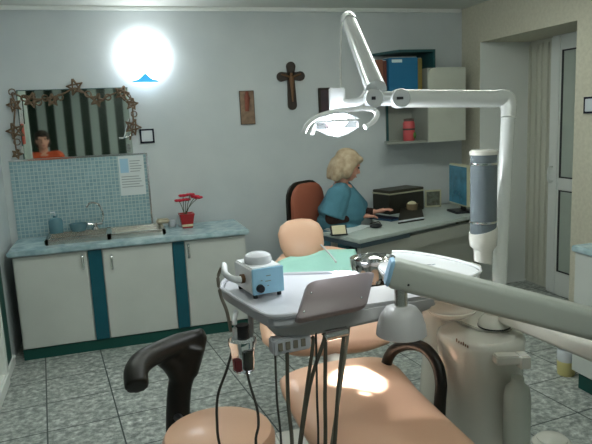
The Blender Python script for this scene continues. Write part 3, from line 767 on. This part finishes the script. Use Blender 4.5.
prof = [(0, .12, .015, 0), (.01, .2, .03, 0), (.05, .28, .045, 0), (.12, .325, .052, 0), (.25, .335, .055, -.006), (.5, .325, .055, -.012), (.7, .29, .055, -.012), (.85, .25, .05, -.006), (.94, .2, .042, 0), (.985, .13, .028, 0), (1, .07, .012, 0)]
cushion_axis(MB(), b0, b1, prof, sd_, nr).build('backrest', 'peach', t)
bs = MB(); cushion_axis(bs, b0-nr*.07, b1-nr*.06, [(.06, .16, .01, 0), (.1, .2, .022, 0), (.6, .2, .025, 0), (.9, .12, .02, 0), (.95, .08, .01, 0)], sd_, nr); bs.build('back_shell', 'unit_white', t)
hc_ = P(301.5, 239.5, d=3.42)
hn = V((-.10, -.86, .5)).normalized(); hs = V((1, -.12, 0)).normalized(); hu_ = hs.cross(hn).normalized()
if hu_.z < 0: hu_ = -hu_
hm = MB()
cushion(hm, [(hc_+hu_*z_, hn, w_, th) for z_, w_, th in ((-.125, .04, .012), (-.12, .075, .03), (-.09, .105, .045), (-.03, .125, .052), (.04, .13, .05), (.085, .112, .042), (.112, .075, .028), (.122, .03, .01))], hs, e=2.5)
hm.build('headrest', 'peach', t)
MB().tube([hc_-hu_*.08-hn*.045, hc_-hu_*.15-hn*.05, b1-ax*.06+nr*.0], [.07, .085, .09], 16, 4, flat=.4, up=hn).build('neck_pad', 'peach_dark', t)
s0, s1 = V((1.555, -2.60, .5)), V((1.525, -3.5, .485)); sx_ = V((1, 0, 0)); zn = V((0, 0, 1))
st_ = [(0, .15, .012, .0), (.012, .22, .035, .0), (.05, .25, .058, .006), (.15, .262, .065, .008), (.35, .26, .06, -.008), (.6, .258, .06, -.006), (.85, .255, .06, 0), (1, .25, .055, -.01), (1.2, .235, .05, -.05), (1.38, .2, .04, -.1), (1.42, .12, .02, -.11)]
cushion(MB(), [(s0.lerp(s1, s_)+zn*o_, zn, w_, h_) for s_, w_, h_, o_ in st_], sx_).build('seat', 'peach', t)
sb = MB(); sb.box((1.38, -3.3, .36), (1.72, -2.68, .43), .02); sb.build('seat_frame', 'unit_white', t)
MB().lathe((1.6, -2.85, .05), [(.16, 0), (.15, .08), (.1, .14), (.1, .31)], 24).build('pedestal', 'unit_white', t)
MB().box((1.36, -3.3, 0), (1.84, -2.2, .05), .02).build('base_plate', 'unit_white', t)
MB().tube([(1.62, -2.65, .37), b0-nr*.07+ax*.1, b0-nr*.07+ax*.3], [.05, .045, .04], 12, 4).build('recline_arm', 'unit_white', t)
ap = [P(386, 378, d=2.58), P(387, 362, d=2.57), P(394, 350, d=2.53), P(408, 344.5, d=2.47), P(424, 348, d=2.40), P(436, 362, d=2.35), P(441, 382, d=2.32), P(440, 402, d=2.31)]
lo_ = V((ap[0].x-.005, ap[0].y+.01, .36)); lo2 = ap[-1]+(ap[-1]-ap[-2])*1.3
MB().tube([lo_]+ap+[lo2], .023, 14, 6).build('armrest', 'black_vinyl', t)
# mint bib over the back
bb = MB(); ny, nx_ = 8, 24; rows = []
for i in range(ny+1):
    s_ = .92-.42*i/ny; row = []; s00 = s_
    for j in range(nx_+1):
        a_ = -.95+1.9*j/nx_; s_ = s00-.05*(1-a_)*.9; wv = .23
        sag = -.03*(abs(a_)**3)+.004*math.sin(7*a_+i)
        row.append(b0.lerp(b1, s_)+sd_*(a_*wv*(1+.06*i/ny))+nr*(.054+sag))
    rows.append(row)
bb.quads(rows, closed=False, caps=False)
bo = bb.build('bib', 'mint'); tag(bo, 'mint green paper bib spread over the upper backrest of the dental chair', 'bib')
sm_ = bo.modifiers.new('s', 'SOLIDIFY'); sm_.thickness = .004; sm_.offset = 1
pp = [P(321, 245, d=3.35), P(328, 252, d=3.25), P(333, 258, d=3.15), P(336, 262, d=3.1)]
one(MB().tube(pp, .005, 8), 'saliva_tube', 'switch_white', 'thin white tube beside the peach headrest', 'tube')

# ------------------------------------------------------------------ operator stool
sc_ = V((1.0, -2.915, 0))
t = thing('operator_stool', sc_, 'peach round stool with curved black arm support, front left', 'stool')
MB().lathe(sc_+V((0, 0, .41)), [(.12, 0), (.19, .005), (.203, .03), (.203, .055), (.19, .08), (.14, .093), (.06, .097), (.002, .097)], 40).build('seat', 'peach', t)
MB().lathe(sc_+V((0, 0, .1)), [(.03, 0), (.03, .31)], 14).build('gas_post', 'chrome', t)
for k in range(5):
    an = 2*PI*k/5+.3; e_ = sc_+V((.25*math.cos(an), .25*math.sin(an), .065))
    l_ = MB().tube([sc_+V((0, 0, .12)), e_], [.026, .016], 8, 1).build('leg', 'chrome', t)
    MB().lathe(e_+V((0, -.02, -.033)), [(.03, 0), (.03, .04)], 12, ax=(0, 1, 0)).build('castor', 'black_plastic', l_)
sup = MB()
sup.tube([P(204, 332, d=2.62), P(195, 337, d=2.62), P(178, 344, d=2.58), P(158, 352.5, d=2.5), P(143, 361, d=2.42), P(136, 372, d=2.36), P(137, 387, d=2.31)], [.02, .034, .046, .046, .047, .048, .047], 14, 5)
sup.tube([P(192, 345, d=2.6), P(187, 360, d=2.6), P(180, 385, d=2.59), P(178, 412, d=2.58), P(178, 440, d=2.55)], [.06, .06, .052, .052, .052], 14, 5, flat=.7, up=V((-.25, -.95, 0)))
sup.tube([P(203, 335, d=2.62), P(198, 350, d=2.62), P(190, 374, d=2.6)], [.022, .03, .035], 12, 5)
sup.tube([P(160, 358, d=2.52), P(172, 366, d=2.57), P(180, 380, d=2.59)], [.03, .04, .04], 12, 5)
sup.tube([P(172, 352, d=2.57), P(186, 352, d=2.6), P(200, 338, d=2.62)], [.035, .045, .02], 12, 4)
so = sup.build('arm_support', 'black_vinyl', t); remesh(so, .007, 8)
bq = P(179, 432, d=2.56)
MB().tube([V((bq.x, bq.y, bq.z+.02)), V((bq.x, bq.y-.01, .38)), sc_+V((-.05, .08, .4))], .018, 8).build('support_bar', 'black_plastic', t)

# ------------------------------------------------------------------ cuspidor unit
cu = P(480, 340, d=2.4)
cap = P(494, 329, d=2.4); zt = cap.z
t = thing('cuspidor_unit', (cu.x, cu.y, 0), 'white cuspidor column with oval top, side bracket and steel bowl, right of the dental chair', 'dental unit')
def ell(c, a_, b_, z_, n=32, e=2.3):
    return [V((c.x+a_*math.copysign(abs(math.cos(2*PI*k/n))**(2/e), math.cos(2*PI*k/n)), c.y+b_*math.copysign(abs(math.sin(2*PI*k/n))**(2/e), math.sin(2*PI*k/n)), z_)) for k in range(n)]
MB().quads([ell(cu+V((o, 0, 0)), a_, b_, z_) for z_, a_, b_, o in ((0, .15, .15, 0), (.03, .155, .155, 0), (.35, .148, .15, 0), (zt-.09, .158, .155, 0), (zt-.03, .163, .16, 0), (zt-.008, .158, .154, 0), (zt, .148, .145, 0))]).build('column', 'unit_white', t)
nk_ = P(447, 350, d=2.78)
MB().quads([ell(V((nk_.x+o, nk_.y+2.5*min(o, 0), 0)), a_, b_, z_) for z_, a_, b_, o in ((0, .15, .13, .02), (.3, .14, .13, .02), (.55, .12, .12, .02), (.68, .105, .11, .0), (.80, .10, .10, -.03), (.88, .115, .10, -.04), (.93, .13, .10, -.04))]).build('neck', 'unit_white', t)
dt = P(452, 309, d=2.36)
MB().lathe(dt, [(.001, -.035), (.05, -.03), (.08, -.012), (.088, .0), (.084, .003), (.07, -.008), (.001, -.016)], 32, sx=1.1).build('drip_dish', 'unit_white', t)
tp2 = [P(u, v, z=zt+.001) for u, v in ((436, 309), (446, 317), (462, 325), (478, 331.5), (498, 333.5), (512, 331), (516, 325), (508, 317), (490, 311), (465, 306), (445, 305))]
MB().prism(tp2, (0, 0, .012), .004).build('top_plate', 'unit_white', t)
cap = cap+V((0, 0, .012))
MB().lathe(cap, [(.063, 0), (.063, .006)], 28).build('cap_seal', 'black_plastic', t)
MB().lathe(cap+V((0, 0, .006)), [(.061, 0), (.06, .015), (.05, .03), (.034, .045), (.032, .07)], 28).build('cap', 'unit_white', t)
lg_ = MB()
for k in range(6):
    a_ = P(457+2.2*k, 338.2+1.2*k, d=2.2); a_ = V((a_.x, a_.y, a_.z))
    xq = a_.x
    for it in range(30): q = P(457+2.2*k, 340.2+1.2*k, y=cu.y-.158*(1-min(.97, abs(xq-cu.x)/.162)**2.3)**(1/2.3)-.002); xq = (xq+q.x)/2
    lg_.obox(q+V((-.003, -.002, -.006)), (.0035, 0, 0), (0, .004, 0), (0, 0, .013 if k % 3 == 0 else .009))
lg_.build('lettering', 'bronze', t)['label'] = 'small bronze lettering'
ba = P(497, 363, d=2.2); bo_ = P(531, 371, d=2.2)
MB().obox(ba+V((0, 0, -.012)), V((bo_.x-ba.x, bo_.y-ba.y, 0))*.72, V((.01, .05, 0)), V((0, 0, .034)), .005).obox(ba+V((bo_.x-ba.x, bo_.y-ba.y, 0))*.66+V((-.002, -.006, -.026)), V((bo_.x-ba.x, bo_.y-ba.y, 0))*.34, V((.01, .055, 0)), V((0, 0, .05)), .005).build('bracket', 'unit_white', t)
bt = P(517.5, 381, d=2.22)
bl = MB().lathe(V((bt.x, bt.y, bt.z-.26)), [(.038, 0), (.046, .01), (.048, .05), (.048, .2), (.043, .235), (.024, .255), (.022, .275)], 24).build('water_bottle', 'bottle_white', t)
bl['label'] = 'white translucent water bottle under the bracket'
MB().tube([V((bt.x-.02, bt.y-.03, bt.z-.25)), V((bt.x-.03, bt.y-.03, bt.z-.32)), V((bt.x-.03, bt.y, .12))], .006, 6).build('bottle_hose', 'hose_beige', t)
pz = .965
pl = [P(u, v, z=pz) for u, v in ((384, 257), (392, 252.5), (406, 252.5), (422, 254.5), (440, 257.5), (458, 261.5), (470, 265), (477, 267.8), (480.5, 271), (478, 274), (466, 280), (445, 286), (415, 288), (392, 284), (383, 270))]
MB().prism([p_+V((0, 0, -.03)) for p_ in pl], (0, 0, .03), .008).build('bowl_plate', 'lamp_white', t)  # plate and rim whiter than the column: lamp light put into the colour
rim = MB(); rim.tube([p_+V((0, 0, .003)) for p_ in pl[1:11]], .007, 8, 3); rim.build('plate_rim', 'lamp_white', t)
q = P(432.5, 264.5, z=pz+.002); MB().obox(q+V((-.035, 0, 0)), (.035, .004, 0), (.0, .004, 0), (0, 0, .001)).ball(q+V((.006, 0, 0)), (.008, .006, .002), 8).build('plate_mark', 'ink_grey', t)
bc = P(372.5, 258.5, d=2.45); br_ = .092
MB().lathe(bc, [(.035, -.1), (.04, -.085), (.075, -.075), (br_*.93, -.055), (br_, -.012), (br_, .004), (br_*.96, .004), (br_*.9, -.006), (.06, -.012), (.004, -.014)], 36).build('bowl', 'chrome', t)
MB().lathe(bc, [(.055, -.014), (.05, .006), (.028, .016), (.001, .02)], 20).build('bowl_strainer', 'chrome', t)
MB().tube([bc+V((0, 0, -.085)), bc+V((.02, 0, -.12)), V((nk_.x-.04, nk_.y, bc.z-.14))], [.03, .03, .04], 14).build('bowl_stem', 'dark_chrome', t)

# ------------------------------------------------------------------ dental lamp on its post
pb, ptop = P(497, 318, d=2.4), P(509, 118, d=2.4)
ptop.x, ptop.y = pb.x+(ptop.x-pb.x)*.9, pb.y+(ptop.y-pb.y)*.9
t = thing('dental_lamp', (pb.x, pb.y, cap.z+.07), 'lit dental lamp on a white swivel arm and tall post', 'lamp')
jt = P(399, 98.5, d=2.3); e0 = P(508.5, 99, d=2.4)
MB().tube([pb+V((0, 0, .02)), pb.lerp(ptop, .5), ptop], [.0275, .0265, .0265], 20, 2).build('post', 'pole_white', t)
MB().tube([ptop+V((0, 0, -.001)), ptop.lerp(e0, .55)+V((.002, 0, 0)), e0+(jt-e0).normalized()*.012+V((0, 0, .002)), e0+(jt-e0).normalized()*.06], [.0285, .031, .033, .0335], 20, 6).build('elbow', 'pole_white', t)
MB().tube([e0+(jt-e0).normalized()*.055, jt], .0335, 20, 1).build('swivel_arm', 'pole_white', t)
kn_ = MB(); vdir = V((CF.x, CF.y, 0)).normalized()
j2 = P(373, 98.5, d=2.28)
kn_.lathe(jt-vdir*.045, [(.001, 0), (.032, 0), (.036, .006), (.036, .084), (.032, .09), (.001, .09)], 24, ax=vdir)
kn_.lathe(j2-vdir*.045, [(.001, 0), (.032, 0), (.036, .006), (.036, .084), (.032, .09), (.001, .09)], 24, ax=vdir)
kn_.tube([jt, j2], .027, 12, 1); kn_.build('knuckle', 'arm_silver', t)
MB().obox(jt-vdir*.0475+V((-.018, 0, -.005)), (.05, 0, 0), vdir*.004, (0, 0, .010)).build('knuckle_slot', 'black_plastic', t)
MB().obox(j2-vdir*.0475+V((-.012, 0, -.006)), (.016, 0, 0), vdir*.004, (0, 0, .012)).build('knuckle_slot', 'black_plastic', t)
sa0, sa1 = P(376, 90, d=2.28), P(349.5, 22, d=2.75)
MB().tube([sa0, sa0.lerp(sa1, .5), sa1], [.041, .037, .033], 20, 2).build('spring_arm', 'arm_silver', t)
dq = (sa1-sa0).normalized()
MB().tube([sa1-dq*.01, sa1+dq*.02, sa1+dq*.045], [.037, .037, .033], 20, 1).tube([sa1+dq*.045+V((-.02, 0, 0)), sa1+dq*.06+V((-.02, 0, 0))], .011, 8, 1).tube([sa1+dq*.045+V((.02, 0, 0)), sa1+dq*.06+V((.02, 0, 0))], .011, 8, 1).build('arm_end', 'arm_silver', t)
rod0, rod1 = sa1+V((-.03, 0, .0)), P(341, 92, d=2.3)
MB().tube([rod0, P(341.5, 30, d=2.7), P(340.5, 60, d=2.5), rod1], .004, 8, 6).build('lamp_cable', 'pole_white', t)
lh = P(337, 118, d=2.28)
MB().tube([P(368, 92, d=2.28), P(366, 96, d=2.28), P(360, 101, d=2.28), P(350, 103, d=2.28), P(343, 103, d=2.28)], [.02, .018, .016, .016, .016], 12).build('yoke', 'lamp_white', t)
hb0, hb1 = P(330, 112, d=2.28), P(346, 88.5, d=2.28)
MB().obox(V((hb0.x, hb0.y, hb0.z)), CR*(16*2.28/FPX), vdir*.05, V((0, 0, 1))*(24*2.28/FPX), .004).build('housing', 'lamp_white', t)
sp = [P(304, 132, d=2.2), P(308, 124, d=2.19), P(318, 116.5, d=2.19), P(335, 111.5, d=2.2), P(355, 109, d=2.22), P(371, 109, d=2.24), P(377, 114, d=2.24), P(374, 121, d=2.22), P(365, 127, d=2.2)]
MB().tube(sp, .0095, 10, 5).build('handle', 'lamp_white', t)
sp = [P(312, 134, d=2.36), P(315, 126, d=2.37), P(324, 119, d=2.37), P(345, 115, d=2.36)]
MB().tube(sp, .007, 10, 5).build('rear_handle', 'lamp_white', t)
MB().lathe(lh+V((0, 0, -.005)), [(.001, .02), (.05, .018), (.08, .006), (.086, -.006), (.086, -.034), (.045, -.056), (.001, -.066)], 6, sx=1.0).build('reflector_glass', 'clear', t)
MB().lathe(lh+V((0, 0, -.012)), [(.001, -.024), (.02, -.022), (.034, -.006), (.034, .012), (.001, .014)], 20).build('bulb', 'bulb', t)
MB().lathe(lh+V((0, 0, -.005)), [(.088, -.01), (.091, -.005), (.088, 0)], 6).build('glass_rim', 'lamp_white', t)
tgt = P(357, 381, z=.555)
ld = bpy.data.lights.new('dental_spot', 'SPOT'); ld.energy = 230; ld.spot_size = math.radians(14.5); ld.spot_blend = .45; ld.shadow_soft_size = .02; ld.color = (.97, .99, 1)
lo = bpy.data.objects.new('dental_spot', ld); COL.objects.link(lo); lo.location = lh+V((0, 0, -.1)); lo.rotation_euler = (tgt-lo.location).to_track_quat('-Z', 'Y').to_euler()

gd = bpy.data.lights.new('dental_glow', 'POINT'); gd.energy = 6.5; gd.shadow_soft_size = .03; gd.color = (.93, .97, 1)
go = bpy.data.objects.new('dental_glow', gd); COL.objects.link(go); go.location = lh+V((0, 0, -.11))
# cup dispenser
cdp = P(483.5, 200, d=2.33); zz = lambda v: P(483.5, v, d=2.33).z
t = thing('cup_dispenser', (cdp.x, cdp.y, zz(262)), 'smoky cup dispenser tube strapped to the lamp post', 'dispenser')
ct_ = V((cdp.x, cdp.y, 0))
MB().lathe(ct_, [(.05, zz(241)), (.05, zz(154))], 28).build('tube', 'smoke_plastic', t)
MB().lathe(ct_, [(.039, zz(238)), (.039, zz(172)), (.001, zz(171))], 24).build('cups', 'cups', t)
MB().lathe(ct_, [(.052, zz(154)), (.053, zz(151)), (.045, zz(149)), (.001, zz(148.5))], 28).build('lid', 'unit_white', t)
bd = MB(); dv = (V((pb.lerp(ptop, .5).x, pb.lerp(ptop, .5).y, 0))-ct_).normalized()
for v in (163, 222): bd.lathe(ct_, [(.0515, zz(v)-.004), (.0525, zz(v)), (.0515, zz(v)+.004)], 28); bd.obox(ct_+dv*.05+V((0, 0, zz(v)-.003)), dv*.03, V((-dv.y, dv.x, 0))*.01, (0, 0, .006))
bd.build('strap', 'silver', t)
fn = MB()
fn.quads([[ct_+V((math.cos(2*PI*k/28)*r_, math.sin(2*PI*k/28)*r_*s_, z_+sl*math.cos(2*PI*k/28))) for k in range(28)] for r_, s_, z_, sl in ((.053, 1, zz(230), .016), (.054, 1, zz(236), .012), (.051, 1, zz(247), 0), (.036, 1, zz(252), -.004), (.034, 1, zz(265), -.008))]); fn.build('funnel', 'unit_white', t)

# ------------------------------------------------------------------ delivery unit: tray, arm, hoses
TZ = 1.0
t = thing('delivery_unit', P(345, 310, d=2.0), 'grey dentist delivery unit with tray, tilted panel and big jointed arm, over the chair', 'dental unit')
tr = [P(u, v, z=TZ) for u, v in ((221.5, 288), (223, 281.5), (231, 277.5), (262, 274.5), (345, 272), (362, 277), (362, 292), (330, 304), (300, 312), (282, 314.8), (270, 314.8), (262, 312), (252, 306.5), (238, 298.5))]
MB().prism([p_+V((0, 0, -.048)) for p_ in tr], (0, 0, .045), .012).build('tray', 'unit_grey', t)
lip = MB(); lip.tube([p_+V((0, 0, -.004)) for p_ in tr+tr[:1]], .008, 8, 3); lip.build('tray_lip', 'unit_grey', t)
A0, A1 = P(266, 318, z=.985), P(434, 296, z=.985); dv = (A1-A0); ln_ = dv.normalized(); bk_ = V((-ln_.y, ln_.x, 0))
body = MB()
def brow(o, h0, h1): return o
pts_b = [A0+bk_*.01+V((0, 0, -.03)), A0+ln_*.04+V((0, 0, -.075)), A0+ln_*.11+V((0, 0, -.083)), A1-ln_*.05+V((0, 0, -.055)), A1+V((0, 0, -.045)), A1+ln_*.02+V((0, 0, -.025)), A1+V((0, 0, .002)), A0+bk_*.01+V((0, 0, -.012))]
body.prism(pts_b, bk_*.2, .012); body.build('body', 'unit_under', t)
TLp, TRp, BRp, BLp = P(308, 281.5, d=1.91), P(375.5, 270.5, d=1.99), P(367, 306, d=1.905), P(295.5, 321, d=1.825)
pm = MB(); n_p = (TRp-TLp).cross(BLp-TLp).normalized()
if n_p.dot(CF) < 0: n_p = -n_p
def bil(a_, b_): return (TLp.lerp(TRp, a_)).lerp(BLp.lerp(BRp, a_), b_)
rp = rounded_rect(1, 1, .11, 5)
pm.quads([[bil(.5+x_*s_, .5-y_*s_)+n_p*o_ for x_, y_ in rp] for s_, o_ in ((.93, -.004), (.97, -.002), (1, .006), (1, .026), (.96, .034))]); pm.build('control_panel', 'panel_grey', t)
sw = MB()
for a_, b_ in ((.1, .35), (.08, .82), (.88, .75)): sw.ball(bil(a_, b_)-n_p*.004, .004, 8)
sw.build('screw', 'silver', t)
hs_ = MB(); hA, hB = P(273, 343, d=1.88), P(311, 335, d=1.92)
hs_.obox(hA+V((0, 0, -.045)), hB-hA, V((hB-hA).cross(V((0, 0, -1))).normalized()*.05, ), V((0, 0, .05)), .005)
hs_.build('hose_block', 'unit_grey', t)
for k in range(4):
    q = hA.lerp(hB, .18+.2*k)+V((0, -.003, -.018)); MB().box(q-V((.007, .002, .012)), q+V((.007, .006, .012))).build('connector_label', 'hose_beige', t)
hp2, hp3 = P(325, 336, d=1.94), P(346, 331, d=1.97)
MB().tube([hp2, hp3], .018, 12, 1).build('hose_holder', 'chrome', t)
hz = [((275, 352), (277, 400), (281, 450), .0035, 'hose_dark'), ((287, 348), (288, 400), (292, 450), .006, 'hose_grey'),
      ((313, 344), (306, 395), (299, 450), .0062, 'hose_grey'), ((316, 336), (317, 395), (318, 450), .0035, 'hose_dark'),
      ((324, 340), (310, 385), (299.5, 452), .0062, 'hose_grey'), ((325.5, 338), (325, 395), (325, 450), .0062, 'hose_grey'),
      ((345, 326), (339, 380), (334, 450), .0066, 'hose_grey'), ((349, 325), (343, 370), (331, 450), .0055, 'hose_beige')]
for i, (a_, b_, c_, r_, mm) in enumerate(hz):
    d0 = 1.9+.001*(a_[0]-275); p0, p1, p2 = P(*a_, d=d0), P(*b_, d=d0-.03), P(*c_, d=d0-.08)
    MB().tube([p0+V((0, .01, .02)), p0, p1, p2, p2+V((-.05, -.06, -.16)), V((p2.x-.03, p2.y-.03, .14)), V((1.3+.01*i, -3.6, .02))], r_, 8, 6).build('hose', mm, t)
dm = P(401, 305.5, d=1.93); zb = P(401, 335, d=1.93).z-dm.z
MB().lathe(dm, [(.001, .0), (.028, -.001), (.05, -.008), (.066, -.03), (.077, zb*.7), (.081, zb), (.074, zb-.004), (.02, zb-.006), (.001, zb-.006)], 32).build('arm_dome', 'unit_under', t)
MB().tube([dm+V((0, 0, -.002)), dm+V((0, 0, .06))], .021, 16, 1).build('arm_shaft', 'steel', t)
bm0, bm1 = P(391, 272, d=1.93), P(668, 343, d=1.9)
def rbox(mb, a, b, w_, h_, r_, up=V((0, 0, 1)), ends=True):
    a, b = V(a), V(b); s_, u_ = frame_of(b-a, up); rp_ = rounded_rect(1, 1, .24, 5); d_ = (b-a).normalized()
    rings = [[c_+s_*x_*w_*k_+u_*y_*h_*k_ for x_, y_ in rp_] for c_, k_ in ((a, .9), (a+d_*.008, 1), (b-d_*.008, 1), (b, .9))]
    return mb.quads(rings)
rbox(MB(), bm0, bm1, .085, .093, .02).build('upper_arm', 'beam_grey', t)
dq = (bm1-bm0).normalized()
rbox(MB(), bm0-dq*.012, bm0+dq*.006, .08, .088, .02).build('arm_end_cap', 'beam_cap', t)
MB().ball(P(408.5, 285, d=1.89), .004, 8).build('arm_screw', 'black_plastic', t)
la0, la1 = P(506, 312, d=2.36), P(668, 378, d=1.95)
rbox(MB(), la0, la1, .11, .07, .02).build('lower_arm', 'unit_white', t)
el = (bm1+la1)/2; zs_ = sorted((bm1.z, la1.z))
MB().lathe(V((bm1.x, bm1.y, la1.z-.06)), [(.001, 0), (.06, 0), (.065, .01), (.065, bm1.z-la1.z+.1), (.055, bm1.z-la1.z+.115), (.001, bm1.z-la1.z+.115)], 28).tube([la1, V((bm1.x, bm1.y, la1.z))], .04, 12, 1).build('arm_elbow', 'unit_white', t)
MB().tube([V((pb.x, pb.y, la0.z)), la0], .036, 12, 1).lathe(V((pb.x, pb.y, la0.z-.035)), [(.036, 0), (.042, .005), (.042, .06), (.036, .065)], 24).build('arm_root', 'unit_white', t)

# ultrasonic scaler on the tray
Bz = TZ+.01
fa, fb, fc = P(253, 296.5, z=Bz), P(284.5, 291, z=Bz), P(232.5, 285.5, z=Bz)
ux = (fb-fa); wd = ux.length; ux.normalize(); uy = V((-ux.y, ux.x, 0)); dp = max(.09, (fc-fa).dot(uy)); hh = .092
t = thing('ultrasonic_scaler', fa+ux*wd/2+uy*dp/2+V((0, 0, -.012)), 'small white device with light blue front on the delivery tray', 'device')
MB().obox(fa+uy*.004, ux*wd, uy*(dp-.004), V((0, 0, hh)), .006).build('case', 'scaler_white', t)
MB().obox(fa+ux*.001-uy*.002+V((0, 0, .002)), ux*(wd-.002), uy*.007, V((0, 0, hh-.004)), .002).build('front_panel', 'scaler_blue', t)
MB().lathe(fa+ux*.026+V((0, 0, .024))-uy*.002, [(.001, .016), (.011, .016), (.013, .012), (.014, 0)], 18, ax=-uy).build('knob', 'black_plastic', t)
mk = MB()
for (x_, z_, w_) in ((.05, .062, .016), (.046, .044, .02), (.052, .028, .006), (.03, .048, .006)): mk.obox(fa+ux*x_-uy*.003+V((0, 0, z_)), ux*w_, uy*.002, V((0, 0, .003)))
mk.build('printed_marks', 'ink_grey', t)
for x_ in (.014, wd-.014):
    for y_ in (.014, dp-.014): MB().lathe(fa+ux*x_+uy*y_+V((0, 0, -.012)), [(.008, 0), (.008, .013)], 12).build('foot', 'black_plastic', t)
cp = fa+ux*wd*.5+uy*dp*.5+V((0, 0, hh))
MB().lathe(cp, [(.046, 0), (.048, .012), (.044, .026), (.03, .034), (.001, .036)], 28).build('clear_cap', 'clear_frost', t)
hl0 = fa+uy*dp*.45+V((0, 0, .045))
MB().tube([hl0+ux*.005, hl0-ux*.03, hl0-ux*.065+V((0, 0, .025)), P(224, 265, d=2.12), P(221.5, 268, d=2.12)], [.011, .012, .011, .010, .008], 10).build('handpiece', 'scaler_white', t)
MB().lathe(hl0-ux*.012, [(.016, 0), (.016, .012)], 14, ax=ux).build('socket', 'bronze', t)
pp = [P(221.5, 268, d=2.12), P(218, 278, d=2.12), P(221, 296, d=2.12), P(227, 312, d=2.1), P(231, 332, d=2.08)]
MB().tube(pp, .006, 8).build('hose', 'hose_beige', t)

# suction filter jar hanging at the tray's left end
jc = P(244, 371, d=2.03); zj = lambda v: P(244, v, d=2.03).z-jc.z
t = thing('suction_jar', jc, 'clear jar with red and dark contents hanging under the tray', 'jar')
MB().lathe(jc, [(.001, 0), (.03, 0), (.036, .006), (.038, .04), (.042, zj(345)), (.047, zj(342)), (.047, zj(337)), (.03, zj(334)), (.001, zj(334))], 24).build('jar', 'clear', t)
MB().box(jc+V((-.028, -.014, .004)), jc+V((-.006, .012, .05)), .004).build('red_filter', 'red_liquid', t)
MB().box(jc+V((.0, -.016, .004)), jc+V((.03, .014, .075)), .004).build('dark_filter', 'dark_liquid', t)
MB().tube([jc+V((.004, .0, zj(337))), jc+V((.004, 0, zj(322)))], .022, 14, 1).build('jar_cap', 'black_plastic', t)
mb = MB(); mb.tube([jc+V((-.02, 0, zj(337))), jc+V((-.022, 0, zj(318))), P(236, 312, d=2.05)], .009, 12).build('inlet', 'clear_frost', t)
MB().tube([jc+V((.028, .0, zj(338))), P(251, 330, d=2.03), P(250, 306, d=2.05), P(250, 302, d=2.05)], .009, 8).build('hanger', 'unit_under', t)
for i, pts in enumerate((((232, 352), (226, 372), (218, 395), (217, 420), (221, 450)), ((246, 368), (250, 385), (257, 408), (258.5, 425), (257, 450)))):
    p_ = [P(u, v, d=2.02-.02*k) for k, (u, v) in enumerate(pts)]
    MB().tube(p_+[p_[-1]+V((.05, -.05, -.2)), V((1.25, -3.62, .02))], .0045, 8).build('hose', 'hose_dark', t)

# ------------------------------------------------------------------ right foreground: cabinet, tub, pedal
kx = 3.13; ky = P(575, 320, x=kx).y; kt = P(571, 246, x=kx-.03).y
zc = P(571, 245, x=kx-.03).z
t = thing('base_cabinet', (3.47, -2.75, 0), 'white base cabinet with pale blue top at the right edge', 'cabinet')
MB().box((kx, -3.2, .1), (XR-.003, ky, zc-.035)).build('body', 'cabinet_white', t)
MB().box((kx+.02, -3.2, 0), (XR-.003, ky-.02, .1)).build('kick_board', 'kick_green', t)
MB().box((kx-.03, -3.22, zc-.035), (XR-.002, kt, zc), .006).build('worktop', 'stone_top', t)
MB().box((kx-.018, -2.76, .11), (kx-.001, ky-.004, zc-.04), .003).build('door', 'cabinet_white', t)
MB().box((kx-.018, -3.2, .11), (kx-.001, -2.765, zc-.04), .003).build('door', 'cabinet_white', t)
q = P(566, 374, z=0)
t = thing('tub', q, 'small yellow tub with pale upper part on the tiled floor by the white cabinet', 'tub')
MB().lathe(q, [(.001, 0), (.046, 0), (.05, .005), (.054, .09)], 20).build('tub', 'yellow', t)
MB().lathe(q, [(.054, .09), (.055, .15), (.05, .16), (.05, .14), (.05, .09)], 20).build('collar', 'clear_frost', t)
q = P(552, 446, z=0)
t = thing('foot_pedal', q, 'white foot pedal on the floor at the bottom right', 'pedal')
MB().lathe(q, [(.001, 0), (.09, 0), (.09, .02), (.075, .035)], 28).build('base', 'unit_white', t)
MB().lathe(q+V((0, 0, .03)), [(.07, 0), (.068, .012), (.04, .025), (.001, .03)], 28).build('disc', 'unit_white', t)

# ------------------------------------------------------------------ light
def ceiling_fill(x, y, lab):  # unseen fittings, added to raise the overall brightness of the room
    t = thing('ceiling_fill', (x, y, H-.07), lab, 'lamp', 'added ceiling fill lights')
    MB().box((x-.65, y-.1, H-.04), (x+.65, y+.1, H-.001), .005).build('housing', 'unit_white', t)
    MB().box((x-.62, y-.085, H-.07), (x+.62, y+.085, H-.041), .01).build('diffuser', 'fill_emitter', t)
ceiling_fill(1.5, -4.3, 'long added ceiling fill light at the rear of the room, over the photographer')
ceiling_fill(2.5, -1.75, 'long added ceiling fill light above the middle of the room, nearer the desk')
ceiling_fill(.75, -1.75, 'long added ceiling fill light above the floor in front of the sink counter')
w = bpy.data.worlds.new('world'); sc.world = w; w.use_nodes = True
w.node_tree.nodes['Background'].inputs['Color'].default_value = (.5, .55, .55, 1); w.node_tree.nodes['Background'].inputs['Strength'].default_value = .1
vs = sc.view_settings; vs.view_transform = 'Standard'; vs.look = 'None'; vs.gamma = 1; vs.exposure = .84; vs.use_curve_mapping = False
sc.cycles.max_bounces = 8
